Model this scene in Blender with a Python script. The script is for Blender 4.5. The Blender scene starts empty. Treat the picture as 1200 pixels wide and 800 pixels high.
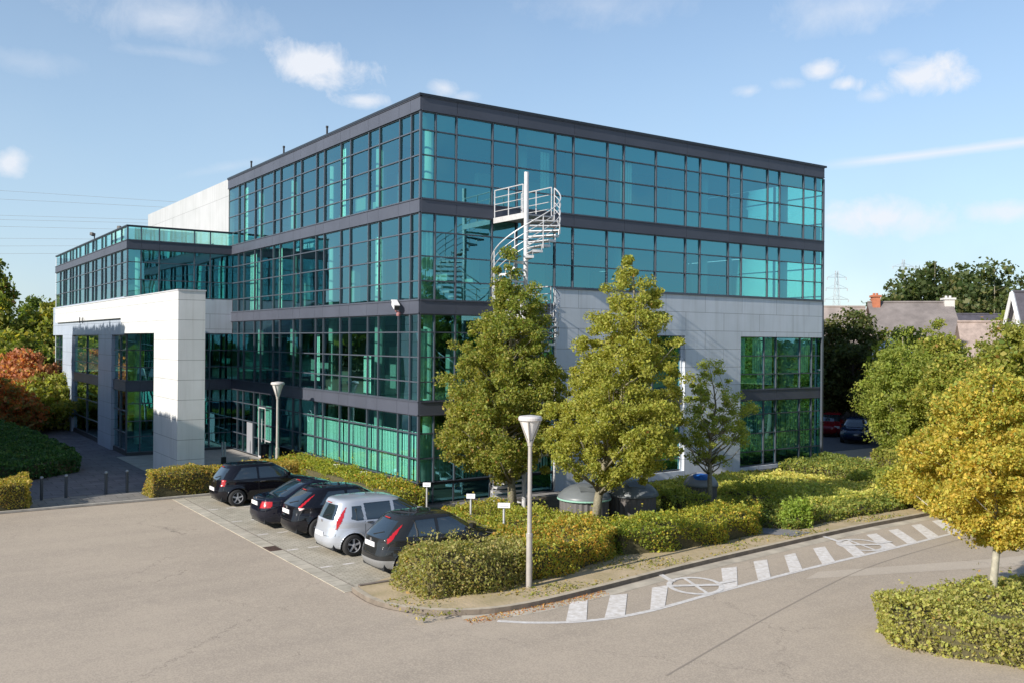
import bpy, math, random
import numpy as np
from mathutils import Vector, Matrix
random.seed(7); RNG = np.random.default_rng(11)
R = math.radians
scene = bpy.context.scene
COL = scene.collection

# ------------------------------------------------------------------ camera
CAM = (-15.961, -28.849, 5.98); YAW = R(34.685); ROLL = R(0.432)
cam_d = bpy.data.cameras.new('camera'); cam = bpy.data.objects.new('camera', cam_d); COL.objects.link(cam)
fw = Vector((math.sin(YAW), math.cos(YAW), 0)); rt0 = Vector((math.cos(YAW), -math.sin(YAW), 0)); up0 = Vector((0, 0, 1))
rt = rt0 * math.cos(ROLL) + up0 * math.sin(ROLL); up = -rt0 * math.sin(ROLL) + up0 * math.cos(ROLL)
M3 = Matrix((rt, up, -fw)).transposed()
cam.matrix_world = Matrix.Translation(CAM) @ M3.to_4x4()
cam_d.sensor_width = 36; cam_d.lens = 1082.3 / 1200 * 36
cam_d.clip_start = 0.1; cam_d.clip_end = 3000
scene.camera = cam

# ------------------------------------------------------------------ sun and sky
SUN_TRAVEL = Vector((1.0, 0.12, -0.515)).normalized()
SUN_EL = math.asin(-SUN_TRAVEL.z)
sun_d = bpy.data.lights.new('sun', 'SUN'); sun = bpy.data.objects.new('sun', sun_d); COL.objects.link(sun)
sun_d.energy = 4.3; sun_d.angle = R(0.55); sun_d.color = (1.0, 0.93, 0.83)
sun.rotation_euler = SUN_TRAVEL.to_track_quat('-Z', 'Y').to_euler()
toward = -SUN_TRAVEL
w = bpy.data.worlds.new('World'); scene.world = w; w.use_nodes = True
nt = w.node_tree; nt.nodes.clear()
def N(tree, typ, **kw):
    n = tree.nodes.new(typ)
    for k, v in kw.items():
        if k == 'inp':
            for kk, vv in v.items(): n.inputs[kk].default_value = vv
        else: setattr(n, k, v)
    return n
def L(tree, a, b): tree.links.new(a, b)
def math_n(tree, op, a, b=None, c=None, clamp=False):
    n = tree.nodes.new('ShaderNodeMath'); n.operation = op; n.use_clamp = clamp
    for i, x in enumerate((a, b, c)):
        if x is None: continue
        if isinstance(x, (int, float)): n.inputs[i].default_value = x
        else: tree.links.new(x, n.inputs[i])
    return n.outputs[0]
sky = N(nt, 'ShaderNodeTexSky', sky_type='NISHITA', sun_disc=False, sun_elevation=SUN_EL,
        sun_rotation=math.atan2(toward.x, toward.y), altitude=30, air_density=1.0, dust_density=0.35, ozone_density=2.2)
tc = N(nt, 'ShaderNodeTexCoord')
sep = N(nt, 'ShaderNodeSeparateXYZ'); L(nt, tc.outputs['Generated'], sep.inputs[0])
def at_px(px, d, z=0.):
    q = Vector(CAM) + (rt * ((px - 600) / 1082.3) + fw) * d; return Vector((q.x, q.y, z))
def px_dir(px, py):
    d = rt * ((px - 600) / 1082.3) - up * ((py - 399.5) / 1082.3) + fw
    return d.normalized()
# azimuth (from +Y towards +X) and elevation of the looked-at sky point
az = math_n(nt, 'ARCTAN2', sep.outputs[0], sep.outputs[1])
el = math_n(nt, 'ARCSINE', sep.outputs[2])
noi = N(nt, 'ShaderNodeTexNoise', inp={'Scale': 22.0, 'Detail': 12.0, 'Roughness': 0.64, 'Distortion': .35}); L(nt, tc.outputs['Generated'], noi.inputs['Vector'])
noi2 = N(nt, 'ShaderNodeTexNoise', inp={'Scale': 9.0, 'Detail': 4.0, 'Roughness': 0.5}); L(nt, tc.outputs['Generated'], noi2.inputs['Vector'])
def cloud(px, py, hw, hh, dens=1.0, tilt=0.0):
    d = px_dir(px, py); a0 = math.atan2(d.x, d.y); e0 = math.asin(d.z)
    x = math_n(nt, 'DIVIDE', math_n(nt, 'SUBTRACT', az, a0), hw / 1082.3)
    yy = math_n(nt, 'SUBTRACT', el, e0)
    if tilt: yy = math_n(nt, 'SUBTRACT', yy, math_n(nt, 'MULTIPLY', x, tilt * hw / 1082.3))
    y = math_n(nt, 'DIVIDE', yy, hh / 1082.3)
    r2 = math_n(nt, 'ADD', math_n(nt, 'MULTIPLY', x, x), math_n(nt, 'MULTIPLY', y, y))
    f = math_n(nt, 'SUBTRACT', 1.0, math_n(nt, 'SQRT', r2))
    f = math_n(nt, 'ADD', f, math_n(nt, 'MULTIPLY', math_n(nt, 'SUBTRACT', noi.outputs[0], 0.5), 2.4))
    f = math_n(nt, 'MULTIPLY', f, 1.5 * dens, clamp=True)
    return math_n(nt, 'MULTIPLY', f, dens, clamp=True)
clouds = [(375, 78, 62, 26, .9, -.15), (425, 118, 30, 9, .75), (520, 102, 22, 13, .7), (545, 113, 22, 7, .5), (12, 190, 22, 16, .8),
          (878, 107, 20, 8, .6), (925, 98, 22, 8, .5), (962, 82, 24, 14, .85), (992, 98, 18, 9, .8), (1028, 111, 18, 7, .5),
          (1080, 88, 46, 22, .9), (1045, 66, 26, 12, .5), (1035, 256, 78, 24, .85), (1070, 268, 60, 10, .5), (1180, 248, 45, 12, .7),
          (1090, 316, 42, 8, .4), (30, 72, 60, 14, .35), (200, 62, 60, 9, .4), (265, 196, 60, 7, .35, .25), (200, 20, 120, 30, .5),
          (700, 8, 100, 28, .4), (1000, 10, 110, 26, .5)]
acc = None
for c in clouds:
    f = cloud(*c); acc = f if acc is None else math_n(nt, 'MAXIMUM', acc, f)
# wide reach of scattered cloud away from the view, seen only in the glass
band = math_n(nt, 'MULTIPLY', math_n(nt, 'SUBTRACT', noi2.outputs[0], 0.56), 3.2, clamp=True)
away = math_n(nt, 'MULTIPLY', math_n(nt, 'SUBTRACT', -0.1, sep.outputs[1]), 4.0, clamp=True)
acc = math_n(nt, 'MAXIMUM', acc, math_n(nt, 'MULTIPLY', math_n(nt, 'MULTIPLY', band, away), 0.7))
# contrail
d0, d1 = px_dir(965, 194), px_dir(1215, 164)
a0, a1 = math.atan2(d0.x, d0.y), math.atan2(d1.x, d1.y); e0, e1 = math.asin(d0.z), math.asin(d1.z)
tt = math_n(nt, 'DIVIDE', math_n(nt, 'SUBTRACT', az, a0), a1 - a0)
ey = math_n(nt, 'ABSOLUTE', math_n(nt, 'SUBTRACT', el, math_n(nt, 'MULTIPLY_ADD', tt, e1 - e0, e0)))
ct = math_n(nt, 'SUBTRACT', 1.0, math_n(nt, 'DIVIDE', ey, math_n(nt, 'MULTIPLY_ADD', noi.outputs[0], 0.005, 0.0035)), clamp=True)
ct = math_n(nt, 'MULTIPLY', ct, math_n(nt, 'MULTIPLY', math_n(nt, 'ADD', tt, 0.05), 3.0, clamp=True))
ct = math_n(nt, 'MULTIPLY', ct, math_n(nt, 'LESS_THAN', tt, 3.0))
acc = math_n(nt, 'MAXIMUM', acc, math_n(nt, 'MULTIPLY', ct, 0.75))
# thin veil of haze low in the sky
veil = math_n(nt, 'POWER', math_n(nt, 'SUBTRACT', 1.0, math_n(nt, 'MULTIPLY', el, 1.9), clamp=True), 1.1)
veil = math_n(nt, 'MULTIPLY', veil, math_n(nt, 'MULTIPLY_ADD', noi2.outputs[0], 0.45, 0.50), clamp=True)
mxv = N(nt, 'ShaderNodeMix', data_type='RGBA', inp={7: (3.0, 3.95, 4.95, 1)}); L(nt, veil, mxv.inputs[0]); L(nt, sky.outputs[0], mxv.inputs[6])
mx = N(nt, 'ShaderNodeMix', data_type='RGBA', inp={7: (5.2, 5.35, 5.7, 1)}); L(nt, acc, mx.inputs[0]); L(nt, mxv.outputs[2], mx.inputs[6])
bg = N(nt, 'ShaderNodeBackground', inp={'Strength': 0.115}); L(nt, mx.outputs[2], bg.inputs[0])
wo = N(nt, 'ShaderNodeOutputWorld'); L(nt, bg.outputs[0], wo.inputs[0])
scene.view_settings.view_transform = 'Standard'; scene.view_settings.look = 'None'
scene.view_settings.gamma = 1; scene.view_settings.exposure = 0.58; scene.view_settings.use_curve_mapping = False
scene.render.engine = 'CYCLES'
scene.cycles.max_bounces = 8; scene.cycles.transparent_max_bounces = 12; scene.cycles.transmission_bounces = 4
scene.cycles.diffuse_bounces = 3; scene.cycles.glossy_bounces = 4; scene.cycles.caustics_reflective = False; scene.cycles.caustics_refractive = False

# ------------------------------------------------------------------ materials
MATS = {}
def mat(name, col=(.5, .5, .5), rough=.6, metal=0., noise=None, spec=.5, coat=0., bump=None):
    """noise = (scale, amount[, second colour]); bump = (scale, strength)"""
    if name in MATS: return MATS[name]
    m = bpy.data.materials.new(name); m.use_nodes = True; t = m.node_tree
    b = t.nodes['Principled BSDF']
    b.inputs['Base Color'].default_value = (*col, 1); b.inputs['Roughness'].default_value = rough
    b.inputs['Metallic'].default_value = metal; b.inputs['Specular IOR Level'].default_value = spec
    b.inputs['Coat Weight'].default_value = coat; b.inputs['Coat Roughness'].default_value = .04
    g = N(t, 'ShaderNodeNewGeometry')
    if noise:
        n = N(t, 'ShaderNodeTexNoise', inp={'Scale': noise[0], 'Detail': 6.0, 'Roughness': .62}); L(t, g.outputs['Position'], n.inputs['Vector'])
        x = N(t, 'ShaderNodeMix', data_type='RGBA')
        c2 = noise[2] if len(noise) > 2 else tuple(c * (1 - noise[1]) for c in col)
        c1 = col if len(noise) > 2 else tuple(min(1, c * (1 + noise[1])) for c in col)
        x.inputs[6].default_value = (*c1, 1); x.inputs[7].default_value = (*c2, 1)
        rr = N(t, 'ShaderNodeValToRGB'); rr.color_ramp.elements[0].position = .3; rr.color_ramp.elements[1].position = .7
        L(t, n.outputs[0], rr.inputs[0]); L(t, rr.outputs[0], x.inputs[0]); L(t, x.outputs[2], b.inputs['Base Color'])
    if bump:
        n = N(t, 'ShaderNodeTexNoise', inp={'Scale': bump[0], 'Detail': 5.0}); L(t, g.outputs['Position'], n.inputs['Vector'])
        bp = N(t, 'ShaderNodeBump', inp={'Strength': bump[1], 'Distance': .02}); L(t, n.outputs[0], bp.inputs['Height']); L(t, bp.outputs[0], b.inputs['Normal'])
    MATS[name] = m
    return m

def asphalt(name, c1, c2, patch=True):
    m = mat(name, c1, .88); t = m.node_tree; b = t.nodes['Principled BSDF']; g = N(t, 'ShaderNodeNewGeometry')
    big = N(t, 'ShaderNodeTexNoise', inp={'Scale': .22, 'Detail': 5.0, 'Roughness': .6, 'Distortion': .6}); L(t, g.outputs['Position'], big.inputs[0])
    mid = N(t, 'ShaderNodeTexNoise', inp={'Scale': 2.4, 'Detail': 6.0, 'Roughness': .7}); L(t, g.outputs['Position'], mid.inputs[0])
    fine = N(t, 'ShaderNodeTexNoise', inp={'Scale': 45.0, 'Detail': 3.0, 'Roughness': .7}); L(t, g.outputs['Position'], fine.inputs[0])
    # tyre-worn streaks: noise stretched along X
    mp = N(t, 'ShaderNodeMapping'); mp.inputs['Scale'].default_value = (.12, 1.1, 1); L(t, g.outputs['Position'], mp.inputs[0])
    st = N(t, 'ShaderNodeTexNoise', inp={'Scale': 1.0, 'Detail': 4.0}); L(t, mp.outputs[0], st.inputs[0])
    s = math_n(t, 'MULTIPLY_ADD', big.outputs[0], 1.1, -.55)
    s = math_n(t, 'ADD', s, math_n(t, 'MULTIPLY_ADD', mid.outputs[0], .7, -.35))
    s = math_n(t, 'ADD', s, math_n(t, 'MULTIPLY_ADD', fine.outputs[0], 1.0, -.5))
    s = math_n(t, 'ADD', s, math_n(t, 'MULTIPLY_ADD', st.outputs[0], .8, -.4))
    s = math_n(t, 'ADD', s, .5, clamp=True)
    x = N(t, 'ShaderNodeMix', data_type='RGBA'); x.inputs[6].default_value = (*c2, 1); x.inputs[7].default_value = (*c1, 1)
    L(t, s, x.inputs[0])
    spk = N(t, 'ShaderNodeTexVoronoi', inp={'Scale': 30.0}); L(t, g.outputs['Position'], spk.inputs['Vector'])
    s = math_n(t, 'ADD', s, math_n(t, 'MULTIPLY_ADD', spk.outputs['Distance'], 1.3, -.55), clamp=True)
    L(t, s, x.inputs[0])
    # cracks
    v = N(t, 'ShaderNodeTexVoronoi', feature='DISTANCE_TO_EDGE', inp={'Scale': .16})
    wv = N(t, 'ShaderNodeVectorMath', operation='MULTIPLY_ADD'); wv.inputs[1].default_value = (1.2, 1.2, 0)
    L(t, mid.outputs['Color'], wv.inputs[0]); L(t, g.outputs['Position'], wv.inputs[2]); L(t, wv.outputs[0], v.inputs['Vector'])
    cr = math_n(t, 'LESS_THAN', v.outputs['Distance'], .0018)
    cr = math_n(t, 'MULTIPLY', cr, math_n(t, 'GREATER_THAN', big.outputs[0], .5))
    y = N(t, 'ShaderNodeMix', data_type='RGBA'); y.inputs[7].default_value = (c2[0] * .62, c2[1] * .62, c2[2] * .62, 1)
    L(t, math_n(t, 'MULTIPLY', cr, .7), y.inputs[0]); L(t, x.outputs[2], y.inputs[6]); L(t, y.outputs[2], b.inputs['Base Color'])
    bp = N(t, 'ShaderNodeBump', inp={'Strength': .35, 'Distance': .01}); L(t, fine.outputs[0], bp.inputs['Height']); L(t, bp.outputs[0], b.inputs['Normal'])
    return m

def paving(name, c1, c2, sx, sy, joint, axis_swap=False, mortar=.012, gap=(.5,)):
    m = mat(name, c1, .85); t = m.node_tree; b = t.nodes['Principled BSDF']; g = N(t, 'ShaderNodeNewGeometry')
    mp = N(t, 'ShaderNodeMapping')
    if axis_swap: mp.inputs['Rotation'].default_value = (0, 0, R(90))
    L(t, g.outputs['Position'], mp.inputs[0])
    br = N(t, 'ShaderNodeTexBrick', inp={'Scale': 1.0, 'Mortar Size': mortar, 'Brick Width': sx, 'Row Height': sy, 'Color1': (*c1, 1), 'Color2': (*c2, 1), 'Mortar': (*joint, 1), 'Bias': 0.0})
    L(t, mp.outputs[0], br.inputs['Vector'])
    n = N(t, 'ShaderNodeTexNoise', inp={'Scale': 1.3, 'Detail': 6.0, 'Roughness': .7}); L(t, g.outputs['Position'], n.inputs[0])
    mu = N(t, 'ShaderNodeMix', data_type='RGBA', blend_type='MULTIPLY', inp={0: 1.0}); L(t, br.outputs[0], mu.inputs[6])
    rr = N(t, 'ShaderNodeValToRGB'); rr.color_ramp.elements[0].position = .3; rr.color_ramp.elements[1].position = .7
    rr.color_ramp.elements[0].color = (.66, .66, .64, 1); rr.color_ramp.elements[1].color = (1.1, 1.1, 1.1, 1)
    L(t, n.outputs[0], rr.inputs[0]); L(t, rr.outputs[0], mu.inputs[7]); L(t, mu.outputs[2], b.inputs['Base Color'])
    return m

def cladding(name, col, pw, ph, axis, rough=.45, z0=0.0):
    """sheet panels with fine dark joints; axis 0 = wall runs along X, 1 = along Y"""
    m = mat(name, col, rough); t = m.node_tree; b = t.nodes['Principled BSDF']; g = N(t, 'ShaderNodeNewGeometry')
    s = N(t, 'ShaderNodeSeparateXYZ'); L(t, g.outputs['Position'], s.inputs[0])
    c = N(t, 'ShaderNodeCombineXYZ'); L(t, s.outputs[axis], c.inputs[0]); L(t, math_n(t, 'SUBTRACT', s.outputs[2], z0), c.inputs[1])
    br = N(t, 'ShaderNodeTexBrick', inp={'Scale': 1.0, 'Mortar Size': .011, 'Mortar Smooth': .2, 'Brick Width': pw, 'Row Height': ph,
            'Color1': (*col, 1), 'Color2': tuple(x * .95 for x in col) + (1,), 'Mortar': tuple(x * .42 for x in col) + (1,)})
    L(t, c.outputs[0], br.inputs['Vector'])
    n = N(t, 'ShaderNodeTexNoise', inp={'Scale': .9, 'Detail': 5.0}); L(t, g.outputs['Position'], n.inputs[0])
    mu = N(t, 'ShaderNodeMix', data_type='RGBA', blend_type='MULTIPLY', inp={0: 1.0}); L(t, br.outputs[0], mu.inputs[6])
    rr = N(t, 'ShaderNodeValToRGB'); rr.color_ramp.elements[0].position = .25; rr.color_ramp.elements[1].position = .75
    rr.color_ramp.elements[0].color = (.86, .87, .86, 1)
    L(t, n.outputs[0], rr.inputs[0]); L(t, rr.outputs[0], mu.inputs[7])
    mp = N(t, 'ShaderNodeMapping'); mp.inputs['Scale'].default_value = (2.6, 2.6, .14); L(t, g.outputs['Position'], mp.inputs[0])
    n2 = N(t, 'ShaderNodeTexNoise', inp={'Scale': 1.6, 'Detail': 5.0, 'Roughness': .65}); L(t, mp.outputs[0], n2.inputs[0])
    r2 = N(t, 'ShaderNodeValToRGB'); r2.color_ramp.elements[0].position = .30; r2.color_ramp.elements[1].position = .52; r2.color_ramp.elements[0].color = (.80, .79, .77, 1)
    m2 = N(t, 'ShaderNodeMix', data_type='RGBA', blend_type='MULTIPLY', inp={0: .6}); L(t, n2.outputs[0], r2.inputs[0]); L(t, mu.outputs[2], m2.inputs[6]); L(t, r2.outputs[0], m2.inputs[7]); L(t, m2.outputs[2], b.inputs['Base Color'])
    return m

def glass_mat():
    m = bpy.data.materials.new('tinted_glass'); m.use_nodes = True; t = m.node_tree; t.nodes.clear()
    fr = N(t, 'ShaderNodeFresnel', inp={'IOR': 1.5})
    tr = N(t, 'ShaderNodeBsdfTransparent', inp={'Color': (.52, 1.0, .89, 1)})
    gt = N(t, 'ShaderNodeBsdfGlossy', inp={'Color': (.20, .80, .96, 1), 'Roughness': .004})
    gw = N(t, 'ShaderNodeBsdfGlossy', inp={'Color': (.9, .97, 1, 1), 'Roughness': .004})
    m1 = N(t, 'ShaderNodeMixShader', inp={0: .28}); L(t, tr.outputs[0], m1.inputs[1]); L(t, gt.outputs[0], m1.inputs[2])
    m2 = N(t, 'ShaderNodeMixShader'); L(t, fr.outputs[0], m2.inputs[0]); L(t, m1.outputs[0], m2.inputs[1]); L(t, gw.outputs[0], m2.inputs[2])
    o = N(t, 'ShaderNodeOutputMaterial'); L(t, m2.outputs[0], o.inputs[0])
    # barely uneven float glass
    g = N(t, 'ShaderNodeNewGeometry')
    n = N(t, 'ShaderNodeTexNoise', inp={'Scale': .9, 'Detail': 1.0}); L(t, g.outputs['Position'], n.inputs[0])
    bp = N(t, 'ShaderNodeBump', inp={'Strength': .16, 'Distance': .02}); L(t, n.outputs[0], bp.inputs['Height'])
    L(t, bp.outputs[0], gt.inputs['Normal']); L(t, bp.outputs[0], gw.inputs['Normal'])
    return m
GLASS = glass_mat()

def leaf_mat(name, trans=.52):
    m = bpy.data.materials.new(name); m.use_nodes = True; t = m.node_tree; t.nodes.clear()
    a = N(t, 'ShaderNodeAttribute', attribute_name='leafcol')
    d = N(t, 'ShaderNodeBsdfPrincipled', inp={'Roughness': .55, 'Specular IOR Level': .35}); L(t, a.outputs['Color'], d.inputs['Base Color'])
    tl = N(t, 'ShaderNodeBsdfTranslucent'); 
    g = N(t, 'ShaderNodeMix', data_type='RGBA', blend_type='MULTIPLY', inp={0: 1.0, 7: (1.25, 1.2, .5, 1)}); L(t, a.outputs['Color'], g.inputs[6]); L(t, g.outputs[2], tl.inputs[0])
    x = N(t, 'ShaderNodeMixShader', inp={0: trans}); L(t, d.outputs[0], x.inputs[1]); L(t, tl.outputs[0], x.inputs[2])
    o = N(t, 'ShaderNodeOutputMaterial'); L(t, x.outputs[0], o.inputs[0])
    return m
LEAF = leaf_mat('leaf')

M_ASPH = asphalt('asphalt', (.45, .375, .29), (.31, .26, .205))
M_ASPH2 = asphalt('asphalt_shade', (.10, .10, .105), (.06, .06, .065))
M_STALL = paving('concrete_block_paving', (.52, .47, .38), (.45, .41, .33), .22, .11, (.24, .215, .165), mortar=.008)
M_PATH = paving('slab_path', (.13, .13, .15), (.10, .10, .12), .9, .6, (.06, .06, .06), mortar=.02)
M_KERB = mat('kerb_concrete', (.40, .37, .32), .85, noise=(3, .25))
M_KERBD = mat('weathered_kerb_and_shadow', (.16, .13, .105), .9, noise=(3, .3))
M_SOIL = mat('dry_soil', (.50, .39, .255), .95, noise=(1.3, .3, (.33, .27, .145)), bump=(12, .6))
M_LAWN = mat('lawn_ground', (.10, .12, .035), .95, noise=(1.5, .3, (.17, .16, .06)), bump=(20, .6))
M_PAINT = mat('road_paint', (.74, .72, .69), .7, noise=(9, .3, (.50, .46, .42)))
M_PAINTW = mat('worn_road_paint', (.78, .75, .72), .8, noise=(7, .3, (.52, .47, .41)))
M_WHITE_X = cladding('white_cladding_x', (.63, .67, .73), 2.4, .8, 0, z0=.11)
M_WHITE_Y = cladding('white_cladding_y', (.76, .76, .75), 2.8, .82, 1, z0=.2)
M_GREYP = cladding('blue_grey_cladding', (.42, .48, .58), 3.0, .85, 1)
M_BAND = mat('spandrel_metal', (.074, .082, .108), .5, spec=.4, metal=.0, noise=(.5, .12))
M_CAP = mat('dark_coping', (.02, .024, .032), .4)
M_MULL = mat('mullion_metal', (.085, .10, .125), .4, metal=.2)
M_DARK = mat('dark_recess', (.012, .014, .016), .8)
M_CEIL = mat('ceiling_white', (.35, .37, .36), .9)
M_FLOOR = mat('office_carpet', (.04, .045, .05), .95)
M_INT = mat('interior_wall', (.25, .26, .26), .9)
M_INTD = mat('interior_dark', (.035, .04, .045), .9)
M_BLIND = mat('blind_fabric', (.93, .93, .91), .9)
M_COLW = mat('column_plaster', (.40, .41, .41), .85)
M_ROOF = mat('roof_gravel', (.25, .24, .22), .95, noise=(4, .3))
M_STEEL = mat('galvanised_steel', (.60, .60, .61), .45, metal=.25, noise=(6, .12))
M_STEELD = mat('steel_grating', (.34, .35, .37), .6, metal=.3)
M_LAMPP = mat('lamp_metal', (.42, .39, .36), .5, metal=.2, noise=(5, .1))
M_LAMPG = mat('lamp_glass', (.72, .70, .68), .25)
M_BLACK = mat('black_plastic', (.02, .02, .022), .5)
M_BARK = mat('bark', (.32, .29, .20), .9, noise=(14, .3, (.15, .13, .09)), bump=(25, .6))
M_BARKD = mat('dark_bark', (.10, .08, .06), .95, noise=(14, .3))
M_TWIG = mat('hedge_inside', (.085, .075, .035), 1.0, noise=(16, .5))

# ------------------------------------------------------------------ object helpers
def props(o, label=None, cat=None, group=None, kind=None):
    if label: o['label'] = label
    if cat: o['category'] = cat
    if group: o['group'] = group
    if kind: o['kind'] = kind
    return o
def empty(name, loc, label, cat, group=None, rz=0.):
    o = bpy.data.objects.new(name, None); COL.objects.link(o); o.location = loc; o.rotation_euler = (0, 0, rz)
    o.empty_display_size = .3
    return props(o, label, cat, group)
def link(name, me, m, parent=None, smooth=False):
    o = bpy.data.objects.new(name, me); COL.objects.link(o)
    if m is not None and not me.materials:
        for mm in (m if isinstance(m, (list, tuple)) else [m]): me.materials.append(mm)
    if parent is not None: o.parent = parent
    if smooth: me.polygons.foreach_set('use_smooth', [True] * len(me.polygons))
    return o
class MB:
    """collects polygons; build() links them as one mesh object. World coordinates; build(origin=) shifts to a parent at that place"""
    def __init__(s): s.v = []; s.f = []; s.mi = []; s.cur = 0
    def add(s, vs, fs):
        o = len(s.v); s.v += [tuple(p) for p in vs]; s.f += [tuple(i + o for i in f) for f in fs]; s.mi += [s.cur] * len(fs); return s
    def box(s, x0, x1, y0, y1, z0, z1):
        return s.add([(x0, y0, z0), (x1, y0, z0), (x1, y1, z0), (x0, y1, z0), (x0, y0, z1), (x1, y0, z1), (x1, y1, z1), (x0, y1, z1)],
                     [(0, 3, 2, 1), (4, 5, 6, 7), (0, 1, 5, 4), (1, 2, 6, 5), (2, 3, 7, 6), (3, 0, 4, 7)])
    def obox(s, c, ax, ay, az_, hx, hy, hz):
        c, ax, ay, az_ = Vector(c), Vector(ax), Vector(ay), Vector(az_)
        vs = [c + ax * hx * i + ay * hy * j + az_ * hz * k for k in (-1, 1) for i, j in ((-1, -1), (1, -1), (1, 1), (-1, 1))]
        return s.add(vs, [(0, 3, 2, 1), (4, 5, 6, 7), (0, 1, 5, 4), (1, 2, 6, 5), (2, 3, 7, 6), (3, 0, 4, 7)])
    def tube(s, pts, r, n=8, cap=True):
        pts = [Vector(p) for p in pts]; rs = r if isinstance(r, (list, tuple)) else [r] * len(pts)
        vs = []; prev = None
        for i, p in enumerate(pts):
            d = (pts[min(i + 1, len(pts) - 1)] - pts[max(i - 1, 0)]).normalized()
            if prev is None:
                a = Vector((0, 0, 1)) if abs(d.z) < .9 else Vector((1, 0, 0)); u_ = d.cross(a).normalized()
            else: u_ = (prev - d * prev.dot(d)).normalized()
            prev = u_; v_ = d.cross(u_)
            for k in range(n):
                t = 2 * math.pi * k / n; vs.append(p + (u_ * math.cos(t) + v_ * math.sin(t)) * rs[i])
        fs = [(i * n + k, i * n + (k + 1) % n, (i + 1) * n + (k + 1) % n, (i + 1) * n + k) for i in range(len(pts) - 1) for k in range(n)]
        if cap: fs += [tuple(range(n))[::-1], tuple((len(pts) - 1) * n + k for k in range(n))]
        return s.add(vs, fs)
    def lathe(s, prof, c=(0, 0, 0), n=24, axis='z'):
        vs = []
        for r, h in prof:
            for k in range(n):
                t = 2 * math.pi * k / n; a, b = r * math.cos(t), r * math.sin(t)
                vs.append((c[0] + a, c[1] + b, c[2] + h) if axis == 'z' else (c[0] + a, c[1] + h, c[2] + b))
        fs = [(i * n + k, i * n + (k + 1) % n, (i + 1) * n + (k + 1) % n, (i + 1) * n + k) for i in range(len(prof) - 1) for k in range(n)]
        if axis != 'z': fs = [f[::-1] for f in fs]
        return s.add(vs, fs)
    def prism(s, poly, z0, z1):
        n = len(poly); vs = [(x, y, z0) for x, y in poly] + [(x, y, z1) for x, y in poly]
        return s.add(vs, [tuple(range(n))[::-1], tuple(range(n, 2 * n))] + [(i, (i + 1) % n, n + (i + 1) % n, n + i) for i in range(n)])
    def sheet(s, poly, z):
        return s.add([(x, y, z) for x, y in poly], [tuple(range(len(poly)))])
    def build(s, name, m, parent=None, smooth=False, origin=None, local=False):
        me = bpy.data.meshes.new(name); o = origin or (0, 0, 0)
        if parent is not None and not local:
            q = parent; o = Vector((0, 0, 0))
            while q is not None: o = o + q.location; q = q.parent
            o = tuple(o)
        me.from_pydata([(p[0] - o[0], p[1] - o[1], p[2] - o[2]) for p in s.v], [], s.f); 
        ms = m if isinstance(m, (list, tuple)) else [m]
        for mm in ms: me.materials.append(mm)
        if len(ms) > 1: me.polygons.foreach_set('material_index', s.mi)
        me.update()
        ob = link(name, me, None, parent, smooth)
        if parent is None and o != (0, 0, 0): ob.location = o
        return ob
def np_mesh(name, V, F4, mats, cols=None, mi=None):
    me = bpy.data.meshes.new(name); nv = len(V); k = F4.shape[1]; nf = len(F4)
    me.vertices.add(nv); me.vertices.foreach_set('co', np.ascontiguousarray(V, dtype=np.float32).ravel())
    me.loops.add(nf * k); me.loops.foreach_set('vertex_index', np.ascontiguousarray(F4, dtype=np.int32).ravel())
    me.polygons.add(nf); me.polygons.foreach_set('loop_start', np.arange(0, nf * k, k, dtype=np.int32))
    for m in mats: me.materials.append(m)
    if mi is not None: me.polygons.foreach_set('material_index', mi)
    me.update(calc_edges=True)
    if cols is not None:
        a = me.attributes.new('leafcol', 'FLOAT_COLOR', 'POINT')
        a.data.foreach_set('color', np.ascontiguousarray(np.c_[cols, np.ones(len(cols))], dtype=np.float32).ravel())
    return me
def leaves(P, size, cols, nrm=None, flat=.0):
    """one bent quad per leaf at points P; returns V, F, colours"""
    n = len(P); a = RNG.normal(size=(n, 3))
    if nrm is not None: a = a * (1 - flat) + nrm * (flat * 2.2)
    a /= np.linalg.norm(a, axis=1)[:, None] + 1e-9
    b = np.cross(a, RNG.normal(size=(n, 3))); b /= np.linalg.norm(b, axis=1)[:, None] + 1e-9
    c = np.cross(a, b); s = (size * np.clip(RNG.lognormal(-.08, .36, n), .4, 1.9))[:, None]
    V = np.empty((n, 4, 3)); V[:, 0] = P - b * s * .62; V[:, 1] = P + c * s * .42 + a * s * .12; V[:, 2] = P + b * s * .62; V[:, 3] = P - c * s * .42 + a * s * .12
    F = np.arange(n * 4).reshape(n, 4)
    return V.reshape(-1, 3), F, np.repeat(cols, 4, axis=0)
def palette(pal, n, P=None, patch=None):
    """leaf colours: random picks from pal [(weight, rgb)], with patches of hue through space"""
    wts = np.array([p[0] for p in pal], float); wts /= wts.sum(); cs = np.array([p[1] for p in pal])
    if P is not None and patch:
        ph = RNG.uniform(0, 6.28, (len(pal), 3)); k = patch
        wt = np.stack([wts[i] * np.exp(.75 * (np.sin(P[:, 0] * k + ph[i, 0]) + np.sin(P[:, 1] * k * 1.1 + ph[i, 1]) + np.sin(P[:, 2] * k * .9 + ph[i, 2]))) for i in range(len(pal))], 1)
        wt /= wt.sum(1)[:, None]; r = RNG.random(n)[:, None]; idx = (wt.cumsum(1) < r).sum(1).clip(0, len(pal) - 1)
    else: idx = RNG.choice(len(pal), n, p=wts)
    c = cs[idx] * 1.5 * RNG.uniform(.72, 1.28, (n, 1)) * RNG.uniform(.93, 1.07, (n, 3))
    return c.clip(0.003, .9)
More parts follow.
